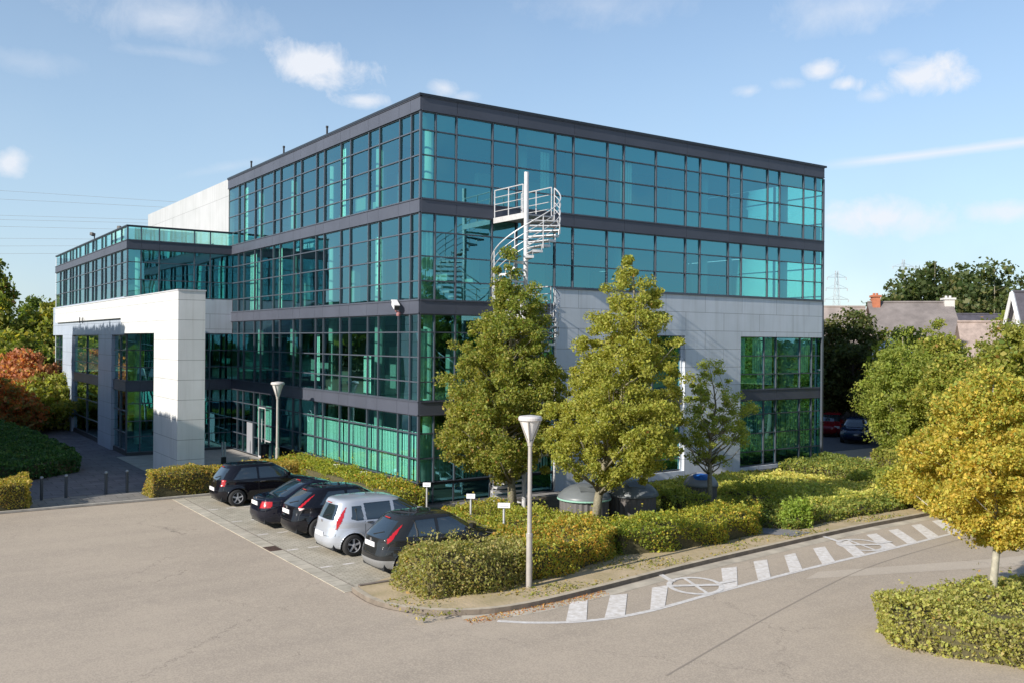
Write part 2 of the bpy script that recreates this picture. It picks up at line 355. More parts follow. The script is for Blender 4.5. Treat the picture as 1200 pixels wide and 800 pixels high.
# ------------------------------------------------------------------ the ground
def structure(o): o['kind'] = 'structure'; return o
structure(MB().sheet([(-900, -900), (900, -900), (900, 1400), (-900, 1400)], -.03).build('ground', M_LAWN))
structure(MB().sheet([(-70, -70), (75, -70), (75, 6.95), (-70, 6.95)], 0.0).build('road', M_ASPH))
# car park behind the far end of the building
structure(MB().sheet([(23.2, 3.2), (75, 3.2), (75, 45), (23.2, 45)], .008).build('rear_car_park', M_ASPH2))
# smooth kerb line round the planted island
def smooth_line(pts, step=.35):
    P = [Vector((*p, 0)) for p in pts]; out = []
    for i in range(len(P) - 1):
        p0, p1, p2, p3 = P[max(i - 1, 0)], P[i], P[i + 1], P[min(i + 2, len(P) - 1)]
        n = max(1, int((p2 - p1).length / step))
        for k in range(n):
            t = k / n
            q = .5 * ((2 * p1) + (p2 - p0) * t + (2 * p0 - 5 * p1 + 4 * p2 - p3) * t * t + (3 * p1 - p0 - 3 * p2 + p3) * t ** 3)
            out.append((q.x, q.y))
    out.append((P[-1].x, P[-1].y)); return out
def offset(line, d):
    out = []
    for i, p in enumerate(line):
        a = Vector(line[max(i - 1, 0)]); b = Vector(line[min(i + 1, len(line) - 1)]); t = (b - a).normalized()
        out.append((p[0] - t.y * d, p[1] + t.x * d))
    return out
def strip(mb, l1, l2, z1, z2=None):
    z2 = z1 if z2 is None else z2; n = len(l1)
    mb.add([(x, y, z1) for x, y in l1] + [(x, y, z2) for x, y in l2], [(i, i + 1, n + i + 1, n + i) for i in range(n - 1)])
front = smooth_line([(-6.55, -8.62), (-6.62, -9.6), (-6.45, -10.4), (-5.95, -11.2), (-5.0, -11.82), (-3.8, -12.0), (-1.65, -11.82), (1.64, -11.4), (5.5, -11.05), (10.1, -10.7), (14.6, -10.55), (17.5, -10.2), (20.2, -8.8), (22.2, -6.2), (23.0, -3.0), (23.2, 3.2)])
inner = offset(front, .14)
isl = inner + [(23.0, 3.3), (22.9, 3.4), (-1.5, 3.4), (-1.5, -8.5)]
structure(MB().add([(x, y, .10) for x, y in inner], [tuple(range(len(inner)))]).build('verge', M_SOIL))
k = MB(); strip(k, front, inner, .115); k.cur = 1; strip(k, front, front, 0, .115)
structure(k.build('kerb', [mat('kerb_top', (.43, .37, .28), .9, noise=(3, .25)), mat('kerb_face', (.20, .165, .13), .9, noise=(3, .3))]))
g_ = MB(); strip(g_, offset(front, -.03), front, .006); structure(g_.build('gutter_shadow_line', M_KERBD))  # dark strip painted along the kerb foot as its shadow
g_ = MB(); sub = [p for p in front if p[0] > -5.5 and p[1] < -10]; strip(g_, offset(sub, -.42), offset(sub, -.03), .005)
structure(g_.build('gutter', mat('gutter_concrete', (.44, .39, .31), .9, noise=(1.6, .3))))
# soil left of the island hedge, lawn and beds
structure(MB().sheet([(6.2, -8.7), (14.8, -9.7), (18.3, -9.3), (21.3, -6.6), (22.5, -2.6), (22.7, -.3), (6.2, -.3)], .112).build('lawn', M_LAWN))
structure(MB().sheet([(-1.45, -6.6), (6.5, -8.6), (6.5, -.02), (-1.45, -.02)], .108).build('planting_bed', mat('bed_soil', (.10, .08, .05), .95, noise=(2, .3))))
structure(MB().box(.0, 22.9, -.75, -.3, .0, .17).build('gravel_margin', mat('margin_slab', (.25, .24, .23), .9, noise=(3, .3))))
# parking stalls
structure(MB().sheet([(-6.33, -8.5), (-1.45, -8.5), (-1.45, 6.8), (-6.33, 6.8)], .008).build('parking_stalls', M_STALL))
structure(MB().box(-6.72, -6.33, -8.6, 6.72, -.02, .014).build('drain_channel', paving('channel_stones', (.52, .47, .38), (.46, .42, .34), .5, 1.0, (.22, .19, .15), axis_swap=True)))
structure(MB().box(-6.33, -6.31, -8.5, 6.72, 0, .016).build('channel_joint', M_KERBD))
mk = MB()
for yb in (3.78, 1.24, -1.19, -3.66, -6.05):
    for x0 in (-6.25, -5.62, -5.0, -4.4, -3.8, -3.2, -2.6): mk.sheet([(x0, yb - .05), (x0 + .34, yb - .05), (x0 + .34, yb + .05), (x0, yb + .05)], .0125)
structure(mk.build('stall_markings', M_PAINTW))
structure(MB().box(-6.33, -1.45, -8.62, -8.5, 0, .125).build('stall_end_kerb', M_KERBD))
structure(MB().box(-1.45, -1.33, -8.5, 6.8, 0, .12).build('stall_head_kerb', M_KERB))
structure(MB().box(-1.33, 0, -1.2, 6.95, 0, .10).build('hedge_bed', M_SOIL))
# left side: kerb, paved forecourt, path
structure(MB().box(-70, -1.45, 6.84, 6.97, 0, .075).build('forecourt_kerb', M_KERB))
structure(MB().box(-70, -1.33, 6.80, 6.84, 0, .012).build('forecourt_gutter', M_KERBD))
structure(MB().box(-70, -.05, 6.97, 9.0, -.02, .06).build('forecourt', paving('forecourt_slabs', (.24, .22, .20), (.20, .19, .175), .6, .6, (.10, .09, .08))))
structure(MB().box(-11.4, -.05, 9.0, 46, -.02, .063).build('path', M_PATH))
structure(MB().box(-5.9, -3.2, 12.6, 20.4, -.02, .072).build('concrete_apron', mat('apron_concrete', (.30, .30, .27), .9, noise=(2, .2))))
structure(MB().box(-3.2, -.06, 12.0, 20.6, -.02, .12).build('entrance_step', mat('entrance_slab', (.42, .39, .36), .9, noise=(3, .2))))
# road paint
W = .11
line = smooth_line([(-4.93, -12.44), (-4.5, -12.85), (-3.98, -13.2), (-3.1, -13.55), (-1.69, -13.68), (1.11, -13.4), (4.65, -13.13), (8.86, -12.92), (12.9, -12.68)])
mk = MB(); strip(mk, offset(line, -.07), offset(line, .07), .006)
structure(mk.build('edge_line', M_PAINT))
BARS = [[(-3.75, -13.3), (-3.3, -13.45), (-2.3, -12.27), (-2.74, -12.17)], [(-2.89, -13.56), (-2.39, -13.66), (-1.15, -12.35), (-1.59, -12.24)], [(-1.64, -13.66), (-1.15, -13.62), (.22, -12.32), (-.28, -12.28)],
        [(1.02, -13.4), (1.56, -13.36), (3.1, -11.96), (2.6, -11.87)], [(2.42, -13.27), (2.92, -13.25), (4.44, -11.86), (3.95, -11.8)], [(3.74, -13.2), (4.31, -13.16), (5.76, -11.77), (5.24, -11.8)],
        [(5.22, -13.1), (5.83, -13.06), (7.2, -11.70), (6.70, -11.66)], [(6.75, -13.02), (7.3, -12.99), (8.5, -11.6), (8.0, -11.56)], [(8.34, -12.94), (8.97, -12.90), (10.2, -11.4), (9.72, -11.36)], [(9.61, -12.86), (10.15, -12.84), (11.44, -11.35), (10.93, -11.34)],
        [(10.8, -12.79), (11.45, -12.76), (12.85, -11.28), (12.34, -11.26)], [(12.11, -12.72), (12.77, -12.68), (14.2, -11.2), (13.64, -11.2)]]
mk = MB()
for b_ in BARS: mk.sheet(b_, .010)
structure(mk.build('hatched_markings', M_PAINTW))
# painted ring symbols between the bars
def symbol(cx, cy, ang, name):
    mk = MB(); c, s_ = math.cos(ang), math.sin(ang)
    def T(x, y): return (cx + x * c - y * s_, cy + x * s_ + y * c)
    n = 40; o = [T(.84 * math.cos(2 * math.pi * i / n), .70 * math.sin(2 * math.pi * i / n)) for i in range(n + 1)]
    i_ = [T(.70 * math.cos(2 * math.pi * i / n), .57 * math.sin(2 * math.pi * i / n)) for i in range(n + 1)]
    strip(mk, o, i_, .0135); zq = .016
    for a, b2, w_ in (((-.62, -.28), (.62, .28), .05), ((-.2, .58), (.2, -.58), .09), ((.2, .55), (.95, .95), .08), ((.3, -.55), (.7, -.95), .08)):
        a, b2 = Vector(a), Vector(b2); d = (b2 - a).normalized() * w_; p = Vector((-d.y, d.x))
        mk.sheet([T(*(a - p)), T(*(b2 - p)), T(*(b2 + p)), T(*(a + p))], zq); zq += .002
    structure(mk.build(name, M_PAINT))
symbol(.75, -12.72, .75, 'ring_marking'); symbol(8.3, -12.15, .75, 'ring_marking')
# patched, paler strip and tar seam across the road
seam = smooth_line([(-4.2, -16.8), (1.0, -15.2), (6.2, -13.9), (12, -13.3)])
mk = MB(); strip(mk, offset(seam, -.02), offset(seam, .02), .004); structure(mk.build('tar_seam', mat('tar', (.29, .245, .195), .8)))
structure(MB().sheet([(3.6, -13.8), (9.5, -16.0), (14, -16.8), (14, -16.2), (9.7, -15.2), (4.5, -13.5)], .003).build('road_patch', asphalt('asphalt_patch', (.50, .43, .345), (.40, .34, .27))))

# ------------------------------------------------------------------ the office building
Z = [.92, 1.79, 2.68, 3.33, 3.83, 4.52, 5.40, 6.28, 6.93, 7.43, 8.11, 8.99, 9.87, 10.53, 11.03, 11.72, 12.59, 13.48, 14.14]
ROWS = {0: [.92, 1.79, 2.68, 3.33], 1: [3.83, 4.52, 5.40, 6.28, 6.93], 2: [7.43, 8.11, 8.99, 9.87, 10.53], 3: [11.03, 11.72, 12.59, 13.48, 14.14]}
XR = [0, .6, 1.47, 3.05, 4.17, 6.0, 6.91, 8.68, 9.57, 11.38, 13.16, 14.05, 15.86, 16.73, 18.52, 19.38, 21.14, 22.04, 22.67]
YL = [0, .65, 1.54, 3.18, 4.12, 5.8, 6.72, 8.44, 9.3, 11.05, 11.9, 13.65, 14.55, 16.3, 17.2, 18.85, 19.75, 21.47]
BX, BY, YW, XW = 22.67, 21.47, 20.8, -5.35
bld = empty('office_building', (0, 0, 0), 'four storey office block of teal mirror glass with dark bands and a white portal', 'building')
def PT(axis, a, d, z):
    """axis 'x': wall along X facing -Y (plane value p); axis 'y': wall along Y facing -X. d = depth inwards"""
    return (a, d, z) if axis == 'x' else (d, a, z)
def window(axis, plane, cuts, rows, door=False, flip=1):
    """one glazed bay: panes as one mesh, its mullions and transoms as the child frame"""
    g = MB(); f = MB(); hw, pr, bk = .026, .05, .03
    for i in range(len(cuts) - 1):
        for j in range(len(rows) - 1):
            a0, a1, z0, z1 = cuts[i] + .02, cuts[i + 1] - .02, rows[j] + .02, rows[j + 1] - .02
            ta, tz = random.uniform(-1, 1) * .0035, random.uniform(-1, 1) * .0035
            e = [plane + flip * (.012 + s1 * ta + s2 * tz) for s1, s2 in ((-1, -1), (1, -1), (1, 1), (-1, 1))]
            q = [PT(axis, a0, e[0], z0), PT(axis, a1, e[1], z0), PT(axis, a1, e[2], z1), PT(axis, a0, e[3], z1)]
            g.add(q, [(0, 1, 2, 3) if axis == 'x' else (3, 2, 1, 0)])
    def bar(a0, a1, z0, z1, p0, p1):
        if axis == 'x': f.box(a0, a1, min(p0, p1), max(p0, p1), z0, z1)
        else: f.box(min(p0, p1), max(p0, p1), a0, a1, z0, z1)
    for a in cuts[:-1]: bar(a - hw, a + hw, rows[0], rows[-1], plane - flip * pr, plane + flip * bk)
    for z in rows[1:-1]:
        for i in range(len(cuts) - 1): bar(cuts[i] + hw, cuts[i + 1] - hw, z - .022, z + .022, plane - flip * (pr - .015), plane + flip * (bk - .005))
    for z, s_ in ((rows[0], 1), (rows[-1], -1)):
        for i in range(len(cuts) - 1): bar(cuts[i] + hw, cuts[i + 1] - hw, min(z, z + s_ * .035), max(z, z + s_ * .035), plane - flip * (pr - .015), plane + flip * (bk - .005))
    w_ = g.build('window', GLASS, bld); f.build('frame', M_MULL, w_); return w_
RB = [[0, .6, 1.47, 3.05], [3.05, 4.17], [4.17, 6.0, 6.91], [6.91, 8.68, 9.57], [9.57, 11.38], [11.38, 13.16, 14.05], [14.05, 15.86, 16.73], [16.73, 18.52, 19.38], [19.38, 21.14, 22.04, 22.67]]
LB = [YL[0:4]] + [YL[i:i + 3] for i in range(3, 17, 2)]
for c in RB: window('x', 0, c, ROWS[3])
for c in RB:
    if c[-1] < 4.5: window('x', 0, c, ROWS[2])
    elif c[0] < 6: window('x', 0, [4.17, 6.0], ROWS[2]); window('x', 0, [6.0, 6.91], ROWS[2][1:])
    else: window('x', 0, c, ROWS[2][1:])
for fl in (0, 1):
    window('x', 0, [0, .6, 1.47, 3.05], ROWS[fl]); window('x', 0, [3.05, 4.17, 6.0], ROWS[fl])
for fl, rows in ((0, [.45, .95, 1.79, 2.68, 3.33]), (1, [3.83, 4.55, 5.40, 6.28])):
    window('x', .16, [9.57, 11.38, 13.16], rows)
    window('x', .16, [16.73, 18.52, 19.38], rows if fl else [.3, .95, 1.79, 2.68, 3.33]); window('x', .16, [19.38, 21.14, 22.04, 22.67], rows if fl else [.3, .95, 1.79, 2.68, 3.33])
for fl in range(4):
    for c in LB:
        if fl < 3 and c[0] > YW - 2: c = [c[0], c[1], YW]
        window('y', 0, c, ROWS[fl] if not (fl == 0 and c[0] > 12.5) else [.15, 1.05, 1.79, 2.68, 3.33])
# ground-floor entrance door with a tall bar handle
d = MB(); 
for a in (16.32, 15.4): d.box(-.075, -.055, a - .03, a + .03, .13, 2.62)
d.box(-.075, -.055, 15.43, 16.29, 2.58, 2.64); d.box(-.075, -.055, 15.43, 16.29, .13, .22); d.box(-.075, -.055, 14.6, 15.37, 1.0, 1.06)
dd = d.build('entrance_door', M_STEEL, bld)
h = MB(); h.tube([(-.16, 15.6, .95), (-.16, 15.6, 2.1)], .022); h.tube([(-.16, 15.6, 1.1), (-.06, 15.6, 1.1)], .015); h.tube([(-.16, 15.6, 1.95), (-.06, 15.6, 1.95)], .015)
h.build('handle', M_STEEL, dd)
MB().box(-.07, -.055, 17.25, 18.1, .2, 1.75).build('door_panel', mat('grey_board', (.30, .31, .34), .5), bld)
# wing
WX = [XW, -4.71, -3.82, -2.03, -1.2, 0]
WYc = [20.8, 22.17, 23.72, 24.63, 26.19, 27.18, 28.88, 29.83, 31.34, 32.16, 33.92, 35.17, 36.39, 37.34, 38.96, 39.8, 41.19, 43.0]
UP = [8.11, 8.99, 9.87, 10.53]
for c in ([XW, -4.71, -3.82], [-3.82, -2.03], [-2.03, -1.2, 0]):
    window('x', YW, c, UP); window('x', YW, c, [10.98, 11.68]); window('x', YW, c, ROWS[1][:-1]); window('x', YW, c, [.2, 1.0, 1.79, 2.68, 3.33])
WB = [WYc[0:4], WYc[3:6], WYc[5:8], WYc[7:10], WYc[9:12], WYc[11:14], WYc[13:18]]
for c in WB:
    window('y', XW, c, UP); window('y', XW, c, [10.98, 11.68])
window('y', XW, [20.8, 22.17, 23.72], [3.83, 4.55, 5.4, 6.15]); window('y', XW, [20.8, 22.17, 23.72], [.3, 1.2, 2.3, 3.33])
window('y', XW, [27.2, 31.3, 35.6], [3.83, 4.55, 5.4, 6.15]); window('y', XW, [27.2, 31.3, 35.6], [.3, 1.2, 2.3, 3.33])
window('y', XW, [39.1, 41.19, 43], [3.83, 4.55, 5.4, 6.15]); window('y', XW, [39.1, 41.19, 43], [.3, 1.2, 2.3, 3.33])
# bands: one ring of spandrel metal per storey, standing a little proud of the glass
def seg_band(mb, axis, a0, a1, plane, z0, z1, cuts, pr=.07):
    for i in range(len(cuts) - 1):
        b0, b1 = max(a0, cuts[i]) + .006, min(a1, cuts[i + 1]) - .006
        if b1 <= b0: continue
        if axis == 'x': mb.box(b0, b1, plane - pr, plane + .12, z0 + .03, z1 - .03)
        else: mb.box(plane - pr, plane + .12, b0, b1, z0 + .03, z1 - .03)
    if axis == 'x': mb.box(a0, a1, plane - pr + .018, plane + .1, z0 + .004, z1 - .004); mb.box(a0, a1, plane - pr - .03, plane + .05, z1 - .03, z1 - .003); mb.box(a0, a1, plane - pr - .03, plane + .05, z0 + .003, z0 + .03)
    else: mb.box(plane - pr + .018, plane + .1, a0, a1, z0 + .004, z1 - .004); mb.box(plane - pr - .03, plane + .05, a0, a1, z1 - .03, z1 - .003); mb.box(plane - pr - .03, plane + .05, a0, a1, z0 + .003, z0 + .03)
def band_r(z0, z1, x0, x1, name='spandrel_band', plane=0):
    b = MB(); seg_band(b, 'x', x0, x1, plane, z0, z1, XR[::2] if plane == 0 else [x0, 11.38, 19.38, x1]); b.build(name, M_BAND, bld)
def band_l(z0, z1, y0, y1, name='spandrel_band'):
    b = MB(); seg_band(b, 'y', y0, y1, 0, z0, z1, YL[1::2] if y0 > 0 else [-.07] + YL[1:]); b.build(name, M_BAND, bld)
band_r(14.14, 14.66, 0, BX, 'parapet_band'); band_l(14.14, 14.66, -.065, BY, 'parapet_band')
band_r(10.53, 11.03, 0, BX); band_l(10.53, 11.03, -.065, BY)
band_r(6.93, 7.43, 0, 6.0); band_l(6.93, 7.43, -.065, YW)
band_r(3.33, 3.83, 0, 6.0); band_l(3.33, 3.83, -.065, YW)
band_r(3.33, 3.83, 9.57, 13.16, plane=.16); band_r(3.33, 3.83, 16.73, BX, plane=.16)
c = MB(); c.box(-.12, BX + .12, -.12, .25, 14.66, 14.75); c.box(-.12, .25, .25, BY, 14.66, 14.75); c.box(BX - .2, BX + .12, .25, BY, 14.66, 14.75); c.build('coping', M_CAP, bld)
b = MB(); seg_band(b, 'x', XW, 0, YW, 10.53, 10.98, WX); seg_band(b, 'y', YW - .065, 43, XW, 10.53, 10.98, [YW - .07] + WYc[1:]); b.build('wing_band', M_BAND, bld)
c = MB(); c.box(XW - .08, 0, YW - .08, YW + .06, 11.68, 11.74); c.box(XW - .08, XW + .06, YW + .06, 43, 11.68, 11.74); c.build('wing_coping', M_CAP, bld)
b = MB(); seg_band(b, 'x', XW, 0, YW, 3.33, 3.83, WX)
for y0, y1 in ((20.74, 23.72), (27.2, 35.6), (39.1, 43)): seg_band(b, 'y', y0, y1, XW, 3.33, 3.83, WYc)
b.build('wing_band', M_BAND, bld)
# white cladding on the right-hand face
c = MB()
c.box(6.03, BX, -.03, .12, 6.28, 8.09); c.box(6.03, 9.57, -.03, .12, .0, 6.28); c.box(13.16, 16.73, -.03, .12, 0, 6.28)
c.box(9.57, 13.16, -.03, .12, 0.05, .42); c.box(16.73, BX, -.03, .12, .05, .28)
c.box(13.05, 13.16, .12, .4, .42, 6.28); c.box(9.57, 9.68, .12, .4, .42, 6.28); c.box(16.73, 16.8, .12, .4, .3, 6.28)
c.build('white_cladding', M_WHITE_X, bld)
MB().box(6.0, BX, -.075, .0, 8.05, 8.11).build('sill', M_MULL, bld)
MB().tube([(6.03, -.06, .2), (6.03, -.06, 6.9)], .045).build('downpipe', M_STEEL, bld)
# corner post and dark recess and posts under the ground floor glass
MB().box(-.055, .03, -.055, .03, .92, 14.14).build('corner_post', M_MULL, bld)
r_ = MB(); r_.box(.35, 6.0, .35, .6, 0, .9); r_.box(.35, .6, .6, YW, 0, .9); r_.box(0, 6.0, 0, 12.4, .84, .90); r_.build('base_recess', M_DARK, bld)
for y in YL[1:10:2]: MB().box(.01, .07, y - .03, y + .03, 0, .84).build('base_post', M_MULL, bld)
for x in XR[1:6]: MB().box(x - .03, x + .03, .01, .07, .16, .84).build('base_post', M_MULL, bld)
g = MB()
for a, b_ in zip(XR[0:5], XR[1:6]): g.add([(a + .03, .03, .18), (b_ - .03, .03, .18), (b_ - .03, .03, .82), (a + .03, .03, .82)], [(0, 1, 2, 3)])
g.build('basement_window', GLASS, bld)
MB().box(-.1, 6.0, -.12, .3, 0, .16).build('plinth', mat('plinth_stone', (.11, .11, .115), .7, noise=(4, .2)), bld)
# white upper wall behind the glass front, and the hidden faces
c = MB(); c.box(-.02, .3, BY, 39.5, 10.9, 14.72); c.box(.3, BX, 39.3, 39.5, 0, 14.72); c.build('rear_white_wall', cladding('white_cladding_rear', (.50, .50, .50), 6.0, 4.6, 1), bld)
MB().box(.3, BX - .3, 35.9, 36.1, 0.2, 14.1).build('rear_wall', M_INT, bld)
g = MB()
for y in range(0, 36, 3):
    for z0, z1 in ((11.06, 14.1), (7.46, 10.5), (3.86, 6.9), (.3, 3.3)):
        g.add([(BX, y + .06, z0), (BX, y + 2.94, z0), (BX, y + 2.94, z1), (BX, y + .06, z1)], [(0, 1, 2, 3)])
g.build('east_glazing', GLASS, bld)
f = MB()
for y in range(0, 37, 3): f.box(BX - .05, BX + .05, y - .05, y + .05, 0.1, 14.1)
for z in (11.9, 13.3, 8.3, 9.7, 4.7, 6.1): f.box(BX - .03, BX + .03, .06, 36, z - .03, z + .03)
for z in (3.33, 6.93, 10.53, 14.12): f.box(BX - .04, BX + .07, .14, 39.2, z, z + .5)
f.build('east_frame', M_MULL, bld)
# pale boards behind the top and bottom pane rows of the right-hand face
b_ = MB()
for z0, z1, x0 in ((11.04, 11.70, .1), (13.50, 14.13, .1), (9.89, 10.52, .1), (7.45, 8.10, .1)):
    b_.box(x0, BX - .1 if z0 > 8 else 5.95, .07, .09, z0, z1)
b_.build('backing_board', mat('backing_board', (.26, .30, .30), .9), bld)
# floors with suspended ceilings
for z in (0.2, 3.43, 7.03, 10.63):
    s = MB(); s.box(.2, BX - .06, .3, 35.8, z + .18, z + .35); s.build('floor_slab', M_FLOOR, bld)
    if z > 1: MB().box(.2, BX - .06, .3, 35.8, z, z + .17).build('ceiling', M_CEIL, bld)
MB().box(.2, BX - .06, .3, 35.8, 14.16, 14.3).build('ceiling', M_CEIL, bld)
MB().box(.1, BX - .1, .15, 39.2, 14.4, 14.6).build('roof', M_ROOF, bld)
# wing inside
for z in (.1, 3.43, 7.9, 10.6): MB().box(XW + .1, .1, YW + .15, 43, z, z + .3).build('floor_slab', M_CEIL if z > 3 else M_FLOOR, bld)
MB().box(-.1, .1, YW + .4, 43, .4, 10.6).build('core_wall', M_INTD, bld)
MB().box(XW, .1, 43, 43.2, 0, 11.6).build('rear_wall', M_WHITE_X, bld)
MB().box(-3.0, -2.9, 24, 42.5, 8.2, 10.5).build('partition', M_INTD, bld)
# interior columns and partitions
c = MB()
for z0, z1 in ((.55, 3.42), (3.79, 7.02), (7.39, 10.62), (10.99, 14.15)):
    for x in (.95, 5.1, 10.2, 15.3, 20.9): c.lathe([(.21, z0), (.21, z1)], (x, 1.0, 0), 16)
    for y in (5.0, 9.6, 14.2, 18.8): c.lathe([(.21, z0), (.21, z1)], (.95, y, 0), 16)
    for x in (-4.6,): c.lathe([(.2, z0), (.2, z1)], (x, 21.7, 0), 12) if z0 < 9 else None
c.build('interior_column', M_COLW, bld)
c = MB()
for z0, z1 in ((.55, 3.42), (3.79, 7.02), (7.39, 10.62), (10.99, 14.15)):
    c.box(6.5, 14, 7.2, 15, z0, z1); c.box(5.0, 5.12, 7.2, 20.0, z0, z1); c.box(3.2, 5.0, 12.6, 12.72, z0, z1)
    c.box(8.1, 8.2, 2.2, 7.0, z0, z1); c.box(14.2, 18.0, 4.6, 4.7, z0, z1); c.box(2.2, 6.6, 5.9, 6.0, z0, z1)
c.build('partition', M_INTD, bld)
# pale partitions and cupboards seen through the glass
rr = random.Random(5); c = MB()
for z0 in (3.79, 7.39, 10.99):
    for _ in range(8):
        x = rr.uniform(2.5, 21); y = rr.uniform(1.8, 5.0); c.box(x, x + rr.uniform(.5, 1.8), y, y + .3, z0, z0 + rr.choice((1.1, 1.9, 2.6)))
    for _ in range(5):
        y = rr.uniform(2, 19); x = rr.uniform(1.6, 4.0); c.box(x, x + .3, y, y + rr.uniform(.5, 1.6), z0, z0 + rr.choice((1.1, 1.9, 2.6)))
c.build('office_furniture', M_INT, bld)
# vertical blinds: folded slats
def blind(axis, plane, a0, a1, z0, z1, slat=.127, lean=.022, mname=None):
    n = max(2, int((a1 - a0) / slat)); m_ = MB()
    for i in range(n):
        s0, s1 = a0 + (a1 - a0) * i / n, a0 + (a1 - a0) * (i + 1) / n + .002; dd_ = rr.uniform(.6, 1.2) * lean
        q = [PT(axis, s0, plane, z0), PT(axis, s1, plane + dd_, z0), PT(axis, s1, plane + dd_, z1), PT(axis, s0, plane, z1)]
        m_.add(q, [(0, 1, 2, 3)])
    m_.build('blind', mname or M_BLIND, bld)
for a0, a1 in zip([0.12] + YL[1:9:1], YL[1:10]):
    blind('y', .16, a0 + .05, a1 - .03, .95, 2.7)
blind('y', .16, YL[12] + .5, YL[13] - .3, .95, 2.7)
blind('x', .16, .15, 1.45, .95, 2.66); blind('x', .16, 1.5, 3.0, .95, 2.66, lean=.05); blind('x', .3, 3.1, 6.0, .95, 2.66, lean=.06)
blind('x', .4, 16.9, 22.4, .95, 2.6, lean=.08)
for y0, y1, z0, z1 in ((6.8, 7.3, 11.05, 14.1), (14.0, 14.5, 7.5, 10.5), (17.6, 18.6, 7.5, 10.4), (9.4, 9.9, 4.2, 6.2), (3.5, 3.9, 7.9, 10.0),
                       (4.3, 5.0, 3.9, 5.4), (19.0, 19.6, 11.2, 14)):
    blind('y', .22, y0, y1, z0, z1)
for x0, x1, z0, z1 in ((.1, .5, 3.9, 6.4), (9.65, 10.3, 11.3, 13.5), (5.5, 5.95, 11.1, 13.4), (16.9, 17.4, 4.6, 6.2), (17.9, 18.5, 4.6, 6.2), (18.6, 19.3, 4.6, 6.2), (21.3, 22.0, 4.6, 6.2), (.15, .6, 7.6, 10.4), (1.5, 1.8, 4.0, 6.6)):
    blind('x', .3, x0, x1, z0, z1)

# ------------------------------------------------------------------ the white portal in front of the wing
XP, XI, Y0P, Y1P, ZP = -5.68, -4.58, 10.05, 41.0, 7.96
p = MB()
p.box(XP, XI, Y0P, 13.98, .0, 6.23)                       # pillar
p.box(XP, XI, Y0P, 20.72, 6.23, ZP)                       # head over the opening
p.box(XP, XW - .06, 20.72, Y1P, 7.0, ZP)                  # slim beam along the wing
p.build('portal', M_WHITE_Y, bld)
p = MB(); p.box(XP - .03, XI + .03, Y0P - .03, 20.75, ZP, ZP + .05); p.box(XP - .03, XW - .02, 20.75, Y1P, ZP, ZP + .05); p.build('portal_coping', mat('light_coping', (.55, .56, .58), .4), bld)
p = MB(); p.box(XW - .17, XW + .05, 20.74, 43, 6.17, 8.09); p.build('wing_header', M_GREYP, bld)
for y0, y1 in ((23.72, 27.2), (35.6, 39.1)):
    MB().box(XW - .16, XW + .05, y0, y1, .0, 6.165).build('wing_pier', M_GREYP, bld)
p = MB(); p.box(XW + .0, 0, YW - .03, YW + .1, 6.29, 8.09); p.build('white_cladding', M_WHITE_X, bld)
p = MB(); p.box(XW - .05, 0, YW - .05, YW + .05, .063, .2); p.box(XW - .05, XW + .05, YW + .05, 43, .063, .28); p.build('wing_plinth', mat('dark_plinth', (.035, .04, .045), .6), bld)
p = MB(); p.tube([(XP + .02, 31.0, ZP + .04), (XP + .02, 31.0, ZP - .55)], .02, 6); p.tube([(XP - .1, 31.4, ZP - .75), (XP - .1, 31.4, ZP - 1.1)], .03, 6); p.tube([(XP - .1, 30.4, ZP - .78), (XP - .1, 30.4, ZP - 1.13)], .03, 6)
p.build('portal_fixture', M_BLACK, bld)

# rooftop bits
for y_ in (8.5, 13.6, 18.2):
    m_ = MB(); m_.tube([(.1, y_, 14.7), (.1, y_, 15.12)], .045, 8); m_.tube([(.1, y_, 15.12), (.1, y_, 15.2)], .06, 8)
    props(m_.build('vent_pipe', M_BLACK, None, origin=(.1, y_, 14.7)), 'short dark pipe on the front left roof edge, %s' % {8.5: 'nearest the sharp glass corner', 13.6: 'middle one of three', 18.2: 'nearest the white rear wall'}[y_], 'vent pipe', 'short pipes along the roof edge')
def floodlight(x, y, z, label, s=1.):
    r = empty('roof_floodlight', (x, y, z), label, 'floodlight', 'small lights on the wing roof')
    m_ = MB(); m_.tube([(0, 0, -.5), (0, 0, .28 * s)], .035, 6); m_.build('post', M_BLACK, r, local=True)
    m_ = MB(); m_.obox((-.12, -.1, .36 * s), (.8, .6, -.2), (-.6, .8, 0), (.1, .1, 1), .13, .09, .08); m_.build('lamp_head', M_BLACK, r, local=True)
floodlight(XW + .5, 24.6, 11.6, 'small dark floodlight on the wing roof, higher of the two'); floodlight(XW + .1, 30.0, 11.72, 'small dark floodlight tilted over the wing roof edge, lower of the two')
mm = MB(); mm.box(XW + .5, -1.0, 24.0, 27.5, 11.0, 11.93); props(mm.build('roof_box', mat('white_metal', (.75, .75, .74), .5), None), 'white flat rooftop unit just above the glass parapet of the wing', 'rooftop unit')
